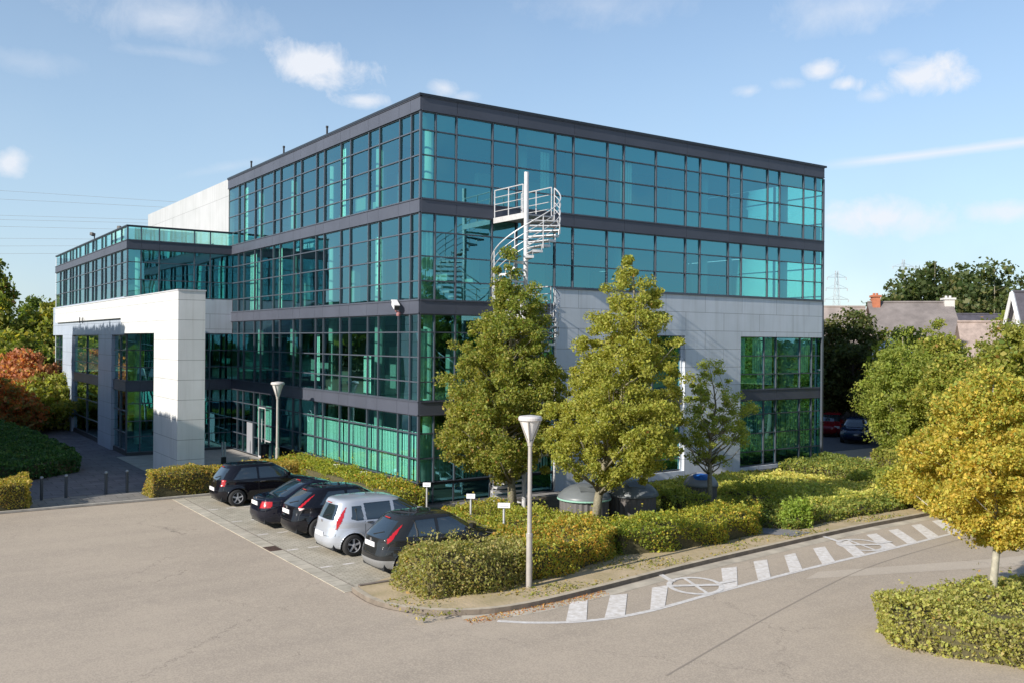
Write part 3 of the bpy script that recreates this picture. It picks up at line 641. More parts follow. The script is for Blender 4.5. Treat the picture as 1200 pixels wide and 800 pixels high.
# CCTV camera on the band near the corner
r = empty('security_camera', (-.1, 1.3, 7.2), 'white security camera with a dark lens fixed to the band near the glass corner', 'camera')
m_ = MB(); m_.tube([(.03, 0, -.22), (-.16, 0, -.16), (-.2, -.02, -.02)], .03, 8); m_.lathe([(.0, -.34), (.07, -.33), (.08, -.25), (.05, -.2)], (-.06, 0, .0), 10); m_.build('bracket', mat('reddish_cable_box', (.35, .16, .16), .6), r, local=True)
ax = Vector((-.25, -.9, -.38)).normalized(); sd = ax.cross(Vector((0, 0, 1))).normalized(); un = sd.cross(ax)
m_ = MB(); m_.obox(Vector((-.2, -.02, .06)), ax, sd, un, .24, .09, .085); m_.obox(Vector((-.2, -.02, .16)) + ax * .03, ax, sd, un, .29, .11, .012); m_.build('housing', mat('camera_white', (.8, .78, .78), .4), r, local=True)
m_ = MB(); m_.obox(Vector((-.2, -.02, .06)) + ax * .28, ax, sd, un, .05, .08, .075); m_.build('lens', M_BLACK, r, local=True)
# ------------------------------------------------------------------ spiral staircase
SX, SY, SR = 3.14, -2.08, 1.19
st = empty('spiral_staircase', (SX, SY, .1), 'galvanised spiral fire escape stair standing against the glass front', 'staircase')
MB().tube([(SX, SY, .1), (SX, SY, 12.0)], .085, 14).build('pole', M_STEEL, st, smooth=False)
A_TOP = R(-2)                                              # where the flight leaves a landing
def polar(a, r, z): return (SX + r * math.cos(a), SY + r * math.sin(a), z)
NT = 15; RISE = 3.6 / 18
def wedge(mb, a0, a1, r0, r1, z0, z1, n=3):
    vs = []
    for k in range(n + 1):
        a = a0 + (a1 - a0) * k / n
        for r_, z in ((r0, z0), (r1, z0), (r1, z1), (r0, z1)): vs.append(polar(a, r_, z))
    fs = []
    for k in range(n):
        for i, j in ((0, 1), (1, 2), (2, 3), (3, 0)): fs.append((k * 4 + i, k * 4 + j, (k + 1) * 4 + j, (k + 1) * 4 + i))
    fs += [(3, 2, 1, 0), (n * 4, n * 4 + 1, n * 4 + 2, n * 4 + 3)]
    mb.add(vs, fs)
levels = [10.52, 6.92, 3.32, -.28]
for li in range(3):
    zt, zb = levels[li], levels[li + 1]; tot = 17 if li < 2 else 15
    sweep = R(268); steps = 17
    for k in range(steps):
        z = zt - (k + 1) * (zt - zb) / 18
        if z < .15: break
        a1 = A_TOP - sweep * k / steps; a0 = A_TOP - sweep * (k + 1) / steps
        t = MB(); wedge(t, a0 - .03, a1, .08, SR, z - .035, z); wedge(t, a1 - .02, a1, .08, SR, z - .075, z - .035, 1); wedge(t, a0 - .03, a1, SR - .012, SR + .012, z - .075, z + .01); wedge(t, a0 - .04, a0 - .028, SR - .012, SR + .012, z - .19, z + .01, 1)
        t.build('tread', M_STEEL, st)
    # outer railing: four rails and balusters following the flight
    zend = max(zb, .1)
    fr_ = 1 if li < 2 else (zt - .1) / (zt - zb)
    n = 44; r_ = MB()
    for hgt, rad in ((1.02, .024), (.76, .015), (.5, .015), (.26, .015)):
        pts = []
        for k in range(n + 1):
            u_ = k / n * fr_; z = zt - u_ * (zt - zb) * 17 / 18
            pts.append(polar(A_TOP - sweep * u_, SR + .03, z + hgt))
        r_.tube(pts, rad, 6)
    for k in range(0, 18, 3):
        u_ = k / 17
        if u_ > fr_: break
        z = zt - u_ * (zt - zb) * 17 / 18; q = polar(A_TOP - sweep * u_, SR + .03, z)
        r_.tube([(q[0], q[1], z - .14), (q[0], q[1], z + 1.02)], .02, 6)
    r_.build('railing', M_STEEL, st)
    # landing reaching to the door
    z = zt; poly = [(3.06, SY - .02), (SX + SR, SY - .02), (SX + SR, -.1), (3.06, -.1)]
    p = MB(); p.prism(poly, z - .05, z); p.build('landing', M_STEELD, st)
    for a, b_ in ((poly[0], poly[3]), (poly[1], poly[2])):
        a, b_ = Vector((*a, 0)), Vector((*b_, 0)); d_ = (b_ - a).normalized(); c_ = (a + b_) / 2
        p = MB(); p.obox((c_.x, c_.y, z - .06), d_, Vector((-d_.y, d_.x, 0)), (0, 0, 1), (b_ - a).length / 2, .012, .10); p.build('landing_edge', M_STEEL, st)
    def rail(a, b_, posts=2):
        g_ = MB()
        for hgt, rad in ((1.06, .022), (.8, .014), (.54, .014), (.28, .014)): g_.tube([(a[0], a[1], z + hgt), (b_[0], b_[1], z + hgt)], rad, 6)
        for k in range(posts + 1):
            t_ = k / posts; x, y = a[0] + (b_[0] - a[0]) * t_, a[1] + (b_[1] - a[1]) * t_; g_.tube([(x, y, z - .1), (x, y, z + 1.06)], .022, 6)
        g_.build('landing_railing', M_STEEL, st)
    rail((3.08, SY + .12), (3.08, -.14)); rail((SX + SR - .03, SY + .05), (SX + SR - .03, -.14), 2)

# ------------------------------------------------------------------ cars
def catmull(P, n):
    """rows of control values -> n smooth rows (monotone-ish, per-column)"""
    P = np.asarray(P, float); m = len(P); t = np.linspace(0, m - 1, n); i = np.clip(t.astype(int), 0, m - 2); u_ = (t - i)[:, None]
    p0 = P[np.clip(i - 1, 0, m - 1)]; p1 = P[i]; p2 = P[i + 1]; p3 = P[np.clip(i + 2, 0, m - 1)]
    k = .42
    m1 = k * (p2 - p0); m2 = k * (p3 - p1)
    return (2 * u_**3 - 3 * u_**2 + 1) * p1 + (u_**3 - 2 * u_**2 + u_) * m1 + (-2 * u_**3 + 3 * u_**2) * p2 + (u_**3 - u_**2) * m2
def outline(e, nth):
    t = np.linspace(0, 2 * np.pi, 6001); X = np.sign(np.cos(t)) * np.abs(np.cos(t)) ** (2 / e); Y = np.sign(np.sin(t)) * np.abs(np.sin(t)) ** (2 / e)
    d = np.r_[0, np.cumsum(np.hypot(np.diff(X * 2.3), np.diff(Y)))]; s = np.linspace(0, d[-1], nth, endpoint=False)
    return np.interp(s, d, X), np.interp(s, d, Y)
M_CGLASS = mat('car_glass', (.02, .03, .036), .03, spec=1., coat=1.); MATS['car_glass'].node_tree.nodes['Principled BSDF'].inputs['Coat IOR'].default_value = 1.6
M_TYRE = mat('tyre', (.02, .02, .021), .85)
M_RIM = mat('alloy', (.52, .52, .54), .4, metal=.2)
M_TAIL = mat('tail_light_red', (.42, .008, .012), .18, coat=.8)
M_TAILW = mat('reversing_light', (.80, .62, .60), .2, coat=.8)
M_PLATE = mat('number_plate', (.80, .78, .78), .4)
M_PLATER = mat('plate_mark', (.50, .30, .30), .5)
M_HEAD = mat('headlight_glass', (.6, .62, .65), .1, coat=1.)
def car(name, loc, rz, label, rows, L_, wheel_x, wr, paint, win, rear_win, front_win, tails, group, seats=True, trim=None, doors=(1.35, 2.35), plate_z=.78, spoiler=None, notch=None, rear_light_white=None, seam=True, wbase=.86):
    """rows: (z, x_rear, x_front, half width, exponent). x=0 rear end, x=L front. The car's origin is under the middle of its rear axle"""
    root = empty(name, (*loc, 0.012), label, 'car', group, rz)
    x0 = wheel_x[0]
    n1, nth = 150, 320
    C = catmull(rows, n1)
    V = np.zeros((n1, nth, 3)); cache = {}
    for i in range(n1):
        z, xr, xf, w_, e = C[i]; e = round(float(e) * 5) / 5
        if e not in cache: cache[e] = outline(e, nth)
        X, Y = cache[e]
        V[i, :, 0] = (xr + xf) / 2 + (xf - xr) / 2 * X; V[i, :, 1] = w_ * Y
        ext = np.clip((np.abs(X) - .6) / .4, 0, 1)
        bulge = .045 * (1 - (np.abs(Y)) ** 2) * ext * np.sign(X)               # bowed nose and tail in plan
        V[i, :, 0] += bulge - .02 * np.sign(X) * ext
        V[i, :, 1] *= 1 - .06 * np.clip((np.abs(X) - .55) / .45, 0, 1) ** 2   # narrower towards the ends
        V[i, :, 2] = z
        if z > 1.2: V[i, :, 2] += .018 * (1 - (Y) ** 2) * 0
    # wheel arches
    P = V.reshape(-1, 3).copy(); RA = wr + .055
    for xc in wheel_x:
        for it in range(1):
            d = np.hypot(P[:, 0] - xc, P[:, 2] - wr); s_ = (np.abs(P[:, 1]) > .5) & (np.abs(d - RA) < .024) & (d > 1e-6)
            P[s_, 0] = xc + (P[s_, 0] - xc) * RA / d[s_]; P[s_, 2] = wr + (P[s_, 2] - wr) * RA / d[s_]
            # flared lip
            d = np.hypot(P[:, 0] - xc, P[:, 2] - wr); s_ = (np.abs(P[:, 1]) > .5); fl = np.exp(-((d - RA) / .06) ** 2) * s_
            P[:, 1] += np.sign(P[:, 1]) * .018 * fl
    ii, jj = np.meshgrid(np.arange(n1 - 1), np.arange(nth), indexing='ij'); j2 = (jj + 1) % nth
    F = np.stack([ii * nth + jj, ii * nth + j2, (ii + 1) * nth + j2, (ii + 1) * nth + jj], -1).reshape(-1, 4)
    c = P[F].mean(1); nrm = np.cross(P[F[:, 2]] - P[F[:, 0]], P[F[:, 3]] - P[F[:, 1]]); nrm /= np.linalg.norm(nrm, axis=1)[:, None] + 1e-9
    cls = np.zeros(len(F), int)
    for xc in wheel_x: cls[(np.hypot(c[:, 0] - xc, c[:, 2] - wr) < RA - .004) & (np.abs(c[:, 1]) > .5)] = -1
    def inside(poly, px, pz):
        r_ = np.zeros(len(px), bool); n = len(poly); k = n - 1
        for i in range(n):
            (xi, zi), (xk, zk) = poly[i], poly[k]
            if zi != zk: r_ ^= ((zi > pz) != (zk > pz)) & (px < (xk - xi) * (pz - zi) / (zk - zi) + xi)
            k = i
        return r_
    side = np.abs(nrm[:, 1]) > .5
    for k, poly in enumerate(win): cls[side & inside(poly, c[:, 0], c[:, 2]) & (cls == 0)] = 10 + k
    z0, z1, hw0, hw1 = rear_win; tz = (c[:, 2] - z0) / (z1 - z0)
    cls[(~side) & (c[:, 0] < L_ * .4) & (tz > 0) & (tz < 1) & (np.abs(c[:, 1]) < hw0 + (hw1 - hw0) * tz) & (cls == 0)] = 2
    z0, z1, hw0, hw1 = front_win; tz = (c[:, 2] - z0) / (z1 - z0)
    cls[(c[:, 0] > L_ * .5) & (~side) & (tz > 0) & (tz < 1) & (np.abs(c[:, 1]) < hw0 + (hw1 - hw0) * tz) & (cls == 0)] = 3
    for k, (poly, ymin, white) in enumerate(tails):            # tail lights: outline in (lateral, z) seen from behind and side
        t_ = (c[:, 0] < L_ * .3) & inside(poly, c[:, 0], c[:, 2]) & (np.abs(c[:, 1]) > ymin) & (cls <= 2) & (cls >= 0)
        cls[t_] = 4 if not white else 5
    if trim: cls[(c[:, 2] < trim) & (cls == 0)] = 6
    # subset -> mesh
    def sub(mask, nm, m, push=0., parent=root, ysign=0):
        if ysign: mask = mask & (c[:, 1] * ysign > 0)
        f = F[mask]
        if len(f) == 0: return None
        u_, inv = np.unique(f, return_inverse=True); v = P[u_].copy()
        if push:
            vn = np.zeros((len(P), 3)); np.add.at(vn, f.ravel(), np.repeat(nrm[mask], 4, 0)); vn = vn[u_]; vn /= np.linalg.norm(vn, axis=1)[:, None] + 1e-9; v += vn * push
        v[:, 0] -= x0; me = np_mesh(nm, v, inv.reshape(-1, 4), [m]); me.polygons.foreach_set('use_smooth', [True] * len(f))
        return link(nm, me, None, parent)
    body = sub(cls == 0, 'body', paint)
    # roof cap
    top = P.reshape(n1, nth, 3)[-1]; v = np.r_[top, [[top[:, 0].mean(), 0, top[0, 2] + .004]]]; v[:, 0] -= x0
    bm = MB(); bm.add(v.tolist(), [(i, (i + 1) % nth, nth) for i in range(nth)]); bm.build('roof_panel', paint, root, True, local=True)
    for k in range(len(win)):
        for sg in (-1, 1): sub(cls == 10 + k, 'side_window', M_CGLASS, -.006, ysign=sg)
    sub(cls == 2, 'rear_window', M_CGLASS, -.005); sub(cls == 3, 'windscreen', M_CGLASS, -.005)
    for sg in (-1, 1):
        tl = sub(cls == 4, 'tail_light', M_TAIL, .006, ysign=sg); 
        if (cls == 5).any() and tl: sub(cls == 5, 'reversing_light', M_TAILW, .006, parent=tl, ysign=sg)
    if trim: sub(cls == 6, 'bumper_trim', mat('grey_bumper', (.22, .22, .22), .55))
    ub = MB(); ub.box(.14 - x0, L_ - .14 - x0, -.60, .60, .17, .55); ub.box(.5 - x0, L_ - .5 - x0, -.6, .6, .5, .75)
    ub.build('underbody', M_DARK, root, local=True)
    half = max(r_[3] for r_ in rows)
    for xc in wheel_x:
        for sg in (-1, 1):
            wy = sg * (half - .115)
            t_ = MB(); pr = [(wr * .66, -.10), (wr * .94, -.105), (wr, -.075), (wr, .075), (wr * .94, .105), (wr * .66, .10)]
            t_.lathe(pr, (0, 0, 0), 30, 'y'); wh = t_.build('wheel', M_TYRE, root, True, local=True); wh.location = (xc - x0, wy, wr)
            q = MB(); q.lathe([(wr * .68, sg * .02), (wr * .68, sg * .085), (wr * .62, sg * .09), (wr * .60, sg * .05)], (0, 0, 0), 30, 'y')
            for k in range(5):
                a = 2 * math.pi * k / 5 + .3; d_ = Vector((math.cos(a), 0, math.sin(a))); e_ = Vector((-math.sin(a), 0, math.cos(a)))
                q.obox(d_ * wr * .34 + Vector((0, sg * .07, 0)), d_, e_, (0, 1, 0), wr * .32, wr * .085, .012)
            q.lathe([(0.0, sg * .092), (wr * .14, sg * .088), (wr * .16, sg * .05)], (0, 0, 0), 12, 'y')
            rim = q.build('rim', M_RIM, wh, local=True)
            q = MB(); q.lathe([(0, sg * .03), (wr * .66, sg * .03)], (0, 0, 0), 20, 'y'); q.build('hub', M_DARK, wh, local=True)
    # surface look-ups for small trims
    Pc = P.reshape(n1, nth, 3)
    def yside(x, z):
        i = np.argmin(np.abs(C[:, 0] - z)); ring = Pc[i]; s_ = ring[:, 1] < 0; k = np.argmin(np.abs(ring[s_, 0] - x)); return abs(ring[s_][k, 1])
    def xrear(z, y=0.):
        i = np.argmin(np.abs(C[:, 0] - z)); ring = Pc[i]; s_ = ring[:, 0] < L_ * .4; k = np.argmin(np.abs(ring[s_, 1] - y)); return ring[s_][k, 0]
    zb = win[0][0][1]
    if seam:
        for sg in (-1, 1):
            for xd in doors:
                q = MB(); zs = np.linspace(.30, zb - .02, 12); pl = [Vector((xd - x0, sg * (yside(xd, z) + .001), z)) for z in zs]
                for a, b_ in zip(pl[:-1], pl[1:]):
                    q.add([a + Vector((-.006, 0, 0)), a + Vector((.006, 0, 0)), b_ + Vector((.006, 0, 0)), b_ + Vector((-.006, 0, 0))], [(0, 1, 2, 3)])
                q.build('door_gap', M_BLACK, root, local=True)
            hx = doors[0] + .18 if len(doors) > 1 else doors[0] + .2; hz = zb - .10
            for hx in ([doors[0] + .14, doors[1] + .14] if len(doors) > 2 else [doors[0] + .14]):
                q = MB(); y = yside(hx, hz); q.obox((hx - x0, sg * (y + .015), hz), (1, 0, 0), (0, 1, 0), (0, 0, 1), .09, .015, .014); q.build('door_handle', mat('chrome', (.6, .6, .62), .2, metal=.9), root, local=True)
    for sg in (-1, 1):
        mx_ = win[-1][-2][0] if False else max(p_[0] for w_ in win for p_ in w_) - .25; y = yside(mx_, zb + .03)
        q = MB(); q.obox((mx_ - x0, sg * (y + .09), zb + .09), (1, 0, 0), (0, 1, 0), (0, 0, 1), .055, .085, .06); q.build('wing_mirror', paint, root, local=True)
    xp = xrear(plate_z) - .012; q = MB(); q.obox((xp - x0, 0, plate_z), (0, 1, 0), (0, 0, 1), (1, 0, 0), .26, .06, .01); pl = q.build('number_plate', M_PLATE, root, local=True)
    zw = rear_win[0] + .05; q = MB(); xa = xrear(zw); xb = xrear(zw + .12)
    q.tube([(xa - .012 - x0, .02, zw), (xb - .012 - x0, -.34, zw + .10)], .010, 5); q.build('wiper', M_BLACK, root, local=True)
    for nm_, line_ in (('bumper_gap', [(y_, .57) for y_ in np.linspace(-.70, .70, 15)]), ('tailgate_gap', [(-.64, z_) for z_ in np.linspace(.57, rear_win[0] - .02, 6)]), ('tailgate_gap', [(.64, z_) for z_ in np.linspace(.57, rear_win[0] - .02, 6)])):
        q = MB(); q.tube([(xrear(z_, y_) - x0 - .001, y_, z_) for y_, z_ in line_], .006, 4); q.build(nm_, M_BLACK, root, local=True)
    zb_ = rear_win[0] - .07; q = MB(); q.obox((xrear(zb_) - x0 - .01, 0, zb_), (0, 1, 0), (0, 0, 1), (1, 0, 0), .045, .035, .008); q.build('badge', mat('chrome', (.6, .6, .62), .2, metal=.9), root, local=True)
    q = MB(); q.tube([(.14 - x0, .42, .20), (.4 - x0, .42, .21)], .025, 8); q.build('exhaust', M_STEELD, root, local=True)
    zr = rows[-1][0]; q = MB(); q.tube([(L_ * .36 - x0, 0, zr - .01), (L_ * .36 - .10 - x0, 0, zr + .17)], .008, 5); q.build('aerial', M_BLACK, root, local=True)
    if spoiler:
        xs, zs, hw = spoiler; q = MB(); q.obox((xs - x0, 0, zs), (1, 0, -.12), (0, 1, 0), (.12, 0, 1), .10, hw, .016); q.build('spoiler', paint, root, local=True)
    hl = MB(); q = MB()
    q.obox((xrear(rear_win[1] + .01) - .01 - x0, 0, rear_win[1] + .03), (0, 1, 0), (0, 0, 1), (1, 0, 0), .13, .012, .012); q.build('brake_light', M_TAIL, root, local=True)
    for sg in (-1, 1):
        q = MB(); i = np.argmin(np.abs(C[:, 0] - .66)); ring = Pc[i]; s_ = ring[:, 0] > L_ * .6; kk = np.argmin(np.abs(ring[s_, 1] - sg * half * .72)); pt = ring[s_][kk]
        q.obox((pt[0] - .02 - x0, pt[1], .66), (.35, sg * .9 * -1, 0), (0, 0, 1), (.9, .35 * sg, 0), .17, .08, .035); q.build('headlight', M_HEAD, root, local=True)
    return root
def paint(name, col, metal=0., rough=.6): return mat(name, col, rough, metal=metal, spec=.0 if metal == 0 else .3, coat=1.)
GRP = 'cars parked in the row of bays'
PI = math.pi
# hatchback silhouettes, (z, x_rear, x_front, half width, exponent)
def hatch(L_, H, w_, tail=.42, glass_z=.92, bonnet=1.05, rake=.75, roofx=1.0, e=4.6, nose=.70):
    return [(.17, .22, L_ - .20, w_ - .10, 4.4), (.24, .08, L_ - .08, w_ - .035, e), (.38, .0, L_ - .01, w_ - .01, e), (.52, .0, L_, w_, e), (.64, .03, L_ - .03, w_, e),
            (nose, .05, L_ - .10, w_ - .004, e), (nose + .09, .07, L_ - .30, w_ - .012, 4.2), (glass_z - .06, .09, L_ - .62, w_ - .025, 4.2), (glass_z, .11, L_ - bonnet, w_ - .045, 4.6),
            (glass_z + .05, .14, L_ - bonnet - .10, w_ - .075, 5.), (glass_z + (H - glass_z) * .45, .14 + tail * .40, L_ - bonnet - rake * .45, w_ - .145, 5.), (H - .14, .14 + tail * .78, L_ - bonnet - rake * .80, w_ - .215, 5.),
            (H - .055, .14 + tail, L_ - bonnet - rake * 1.02, w_ - .27, 4.6), (H - .02, .22 + tail, L_ - bonnet - rake * 1.22, w_ - .36, 3.6), (H - .004, .45 + tail, L_ - bonnet - rake * 1.5, w_ - .50, 3.), (H, .75 + tail, L_ - bonnet - rake * 1.85, .18, 2.4)]
# 1 small black three-door hatchback
L1 = 3.92; r1 = hatch(L1, 1.46, .83, tail=.34, glass_z=.93, bonnet=.98, rake=.78)
car('hatchback_car', (-5.18, 4.72), 0, 'small black three-door hatchback with silver wheels, first in the row beside the clipped hedge', r1, L1, (.66, 3.12), .30, paint('black_paint', (.007, .007, .010)),
    [[(.52, .95), (1.40, .95), (1.40, 1.35), (.86, 1.35)], [(1.47, .95), (2.80, .95), (2.40, 1.20), (2.14, 1.35), (1.47, 1.35)]], (.93, 1.33, .62, .50), (.95, 1.36, .68, .52),
    [([(-.1, .72), (.24, .72), (.30, .94), (-.1, .98)], .52, False), ([(-.1, .79), (.18, .79), (.18, .85), (-.1, .85)], .54, True)], GRP, doors=(1.43, 2.62), plate_z=.60, trim=None)
# 2 dark saloon with a boot
L2 = 4.48
r2 = [(.17, .22, L2 - .20, .78, 4.4), (.24, .08, L2 - .08, .845, 4.6), (.40, .0, L2 - .01, .875, 4.6), (.54, .0, L2, .885, 4.6), (.66, .02, L2 - .03, .885, 4.6), (.74, .04, L2 - .12, .88, 4.6), (.84, .06, L2 - .42, .87, 4.2),
      (.92, .10, L2 - .9, .85, 4.0), (.965, .26, L2 - 1.16, .825, 4.4), (1.0, .62, L2 - 1.30, .80, 5.), (1.10, .86, L2 - 1.50, .76, 5.), (1.24, 1.15, L2 - 1.80, .70, 5.), (1.35, 1.42, L2 - 2.1, .645, 4.6), (1.405, 1.64, L2 - 2.32, .57, 4.2), (1.435, 1.86, L2 - 2.52, .44, 3.2), (1.445, 2.05, L2 - 2.75, .15, 2.4)]
car('saloon_car', (-5.02, .0), 0, 'dark navy-black four-door saloon with a sloping rear window and a boot, second in the row', r2, L2, (.92, 3.58), .31, paint('navy_paint', (.008, .009, .017)),
    [[(.98, 1.0), (1.86, 1.0), (1.86, 1.33), (1.50, 1.33)], [(1.94, 1.0), (3.10, 1.0), (2.72, 1.20), (2.48, 1.33), (1.94, 1.33)]], (1.0, 1.37, .66, .52), (1.0, 1.37, .70, .54),
    [([(-.1, .66), (.30, .70), (.36, .88), (-.1, .88)], .44, False), ([(-.1, .70), (.12, .70), (.12, .76), (-.1, .76)], .50, True)], GRP, doors=(1.10, 1.90, 3.0), plate_z=.80)
# 3 black hatchback with lamps high on the pillars
L3 = 4.2; r3 = hatch(L3, 1.48, .865, tail=.62, glass_z=.93, bonnet=1.02, rake=.9)
car('hatchback_car', (-4.86, -1.88), 0, 'black hatchback with slanted red lamps beside its rear window, next to the silver car', r3, L3, (.78, 3.40), .315, paint('black_paint', (.007, .007, .010)),
    [[(.80, 1.0), (1.66, .98), (1.66, 1.37), (1.12, 1.37)], [(1.74, .98), (3.05, .97), (2.62, 1.20), (2.30, 1.37), (1.74, 1.37)]], (.97, 1.36, .56, .46), (.95, 1.36, .70, .52),
    [([(-.1, .95), (.24, .93), (.80, 1.36), (.6, 1.40)], .58, False), ([(-.1, .86), (.26, .86), (.36, .94), (-.1, .94)], .58, True)], GRP, doors=(.98, 1.70, 2.9), plate_z=.79)
# 4 silver tall hatchback
L4 = 3.94; r4 = hatch(L4, 1.55, .85, tail=.24, glass_z=.96, bonnet=.74, rake=1.05)
car('tall_hatchback_car', (-4.98, -4.56), 0, 'light silver tall hatchback with curved red tail lights, the only pale car in the row', r4, L4, (.66, 3.18), .30, paint('silver_paint', (.50, .53, .58), metal=.35, rough=.3),
    [[(.62, 1.02), (.76, .97), (.98, .97), (.94, 1.36), (.66, 1.36)], [(1.06, .97), (1.84, .95), (1.84, 1.42), (1.02, 1.42)], [(1.94, .95), (3.02, .95), (2.76, 1.10), (2.35, 1.42), (1.94, 1.42)]], (1.0, 1.40, .62, .54), (.98, 1.44, .72, .54),
    [([(-.1, .76), (.24, .76), (.40, 1.06), (.56, 1.44), (.2, 1.44)], .60, False), ([(-.1, .92), (.2, .92), (.2, 1.06), (-.1, 1.06)], .62, True)], GRP, doors=(1.0, 1.89, 2.9), plate_z=.60)
# 5 charcoal hatchback, grey bumper
L5 = 4.0; r5 = hatch(L5, 1.50, .85, tail=.52, glass_z=.93, bonnet=.98, rake=.88)
car('hatchback_car', (-4.80, -7.36), 0, 'charcoal hatchback with a grey lower bumper, half hidden by the olive-tan hedge', r5, L5, (.70, 3.22), .31, paint('charcoal_paint', (.022, .023, .024)),
    [[(.70, 1.0), (1.56, .98), (1.56, 1.38), (1.0, 1.38)], [(1.64, .98), (2.92, .97), (2.5, 1.20), (2.18, 1.38), (1.64, 1.38)]], (.97, 1.38, .56, .46), (.95, 1.38, .68, .52),
    [([(-.1, .86), (.24, .86), (.74, 1.38), (.5, 1.42)], .59, False)], GRP, trim=.44, doors=(.86, 1.60, 2.8), plate_z=.80)
# cars in the far car park
rb = hatch(3.9, 1.45, .83)
def bg_car(nm, loc, rz, label, pm): 
    return car(nm, loc, rz, label, rb, 3.9, (.68, 3.12), .30, pm, [[(.56, .95), (1.45, .95), (1.45, 1.33), (.86, 1.33)], [(1.52, .95), (2.80, .95), (2.40, 1.20), (2.14, 1.33), (1.52, 1.33)]], (.93, 1.32, .62, .5), (.95, 1.35, .68, .52),
           [([(-.1, .72), (.24, .72), (.30, .94), (-.1, .98)], .52, False)], 'cars parked beyond the end of the building')
bg_car('hatchback_car', (35.1, 6.6), PI + .545, 'dark blue hatchback facing the camera past the right end of the glass building', paint('blue_paint', (.015, .03, .075)))
bg_car('hatchback_car', (37.2, 9.9), PI + .5, 'dark red car beside the corner of the glass building, left of the dark blue one', paint('dark_red_paint', (.22, .01, .015)))
bg_car('hatchback_car', tuple(at_px(1140, 53)[:2]), PI + .3, 'bright red car glimpsed between the yellow and green trees, right of the shrubs', paint('red_paint', (.42, .02, .025)))

# ------------------------------------------------------------------ street furniture
def street_lamp(x, y, h, label):
    r_ = empty('street_lamp', (x, y, .1), label, 'street lamp', 'post-top lamps with cone heads')
    p = MB(); p.lathe([(.075, 0), (.075, 1.25), (.058, 1.3), (.048, h - .62)], (x, y, .1), 16); p.lathe([(.082, 1.2), (.082, 1.28), (.06, 1.29)], (x, y, .1), 16); p.build('pole', M_LAMPP, r_, smooth=False)
    z = h - .62 + .1
    s = MB(); s.lathe([(.05, z + .02), (.235, z + .49), (.235, z + .50), (0, z + .50)], (x, y, 0), 24); sh = s.build('lamp_glass', M_LAMPG, r_)
    f = MB()
    for k in range(4):
        a = 2 * PI * k / 4 + .75; f.tube([(x + .05 * math.cos(a), y + .05 * math.sin(a), z - .05), (x + .262 * math.cos(a), y + .262 * math.sin(a), z + .52)], .016, 6)
    f.lathe([(.062, z - .12), (.07, z - .02), (.06, z + .03)], (x, y, 0), 16)
    f.build('lamp_frame', M_LAMPP, r_)
    c_ = MB(); c_.lathe([(.25, z + .49), (.285, z + .50), (.29, z + .56), (.26, z + .60), (0, z + .63)], (x, y, 0), 28); c_.lathe([(0, z + .50), (.25, z + .495)], (x, y, 0), 28); c_.build('lamp_cap', mat('lamp_cap_metal', (.58, .55, .53), .45), r_)
street_lamp(-2.96, -10.86, 4.12, 'slim grey cone-headed street lamp standing by the kerb in front of the long hedge')
street_lamp(-1.72, 9.3, 4.10, 'slim grey street lamp with an inverted cone head in front of the building entrance')
def bollard(x, y, h, label, nm='bollard'):
    r_ = empty(nm, (x, y, .06), label, 'bollard', 'bollards across the forecourt')
    MB().lathe([(.055, .0), (.055, h - .06)], (x, y, .06), 14).build('post', mat('bollard_dark', (.06, .07, .08), .45), r_)
    MB().lathe([(.062, h - .07), (.062, h - .03), (.045, h), (0, h + .012)], (x, y, .06), 14).build('cap', mat('bollard_cap', (.30, .32, .34), .35, metal=.4), r_)
for (x, y), lb in zip([(-10.85, 8.72), (-10.02, 8.8), (-8.62, 8.88), (-7.86, 8.9)], ['dark steel bollard nearest the clipped hedge at the left edge', 'dark steel bollard second from the left hedge', 'dark steel bollard in the sun at the edge of the path, third from the left', 'dark steel bollard nearest the golden hedge in front of the portal']):
    bollard(x, y, .86, lb)
PX = Vector(CAM) + (rt * ((1133 - 600) / 1082.3) + fw) * 20.6; p = MB(); p.lathe([(.05, 0), (.05, .76), (0, .77)], (PX.x, PX.y, 0), 8); props(p.build('post', M_BLACK, None, origin=(PX.x, PX.y, 0)), 'short dark post behind the bottom right hedge', 'post')
# free-standing posts at the entrance
r_ = empty('intercom_post', (-2.9, 17.2, .12), 'tall pale post with a rounded loop head beside the portal pillar', 'post')
p = MB(); p.obox((-2.9, 17.2, .85), (1, 0, 0), (0, 1, 0), (0, 0, 1), .06, .05, .73); p.build('post', M_STEELD, r_)
p = MB(); n = 20; pts = [(-2.9 + .13 * math.cos(2 * PI * k / n), 17.2, 1.95 + .30 * math.sin(2 * PI * k / n)) for k in range(n + 1)]; p.tube(pts, .035, 6); p.build('loop', M_STEEL, r_)
r_ = empty('letter_post', (-2.45, 14.3, .12), 'short white double post near the entrance slab', 'post')
p = MB(); p.box(-2.53, -2.48, 14.25, 14.35, .5, 1.2); p.box(-2.41, -2.36, 14.25, 14.35, .5, 1.2); p.build('panel', M_STEEL, r_); p = MB(); p.box(-2.55, -2.34, 14.24, 14.36, .12, .5); p.build('base', M_BLACK, r_)
r_ = empty('litter_bin', (-.9, 13.1, .12), 'black litter bin beside the entrance doors', 'bin')
p = MB(); p.lathe([(.17, .02), (.19, .9), (.2, .93), (.16, .95), (.15, .8)], (-.9, 13.1, .12), 16); p.build('body', M_BLACK, r_); p = MB(); p.lathe([(.2, .93), (.21, .99), (.1, 1.03), (0, 1.04)], (-.9, 13.1, .12), 16); p.build('lid', M_BLACK, r_)
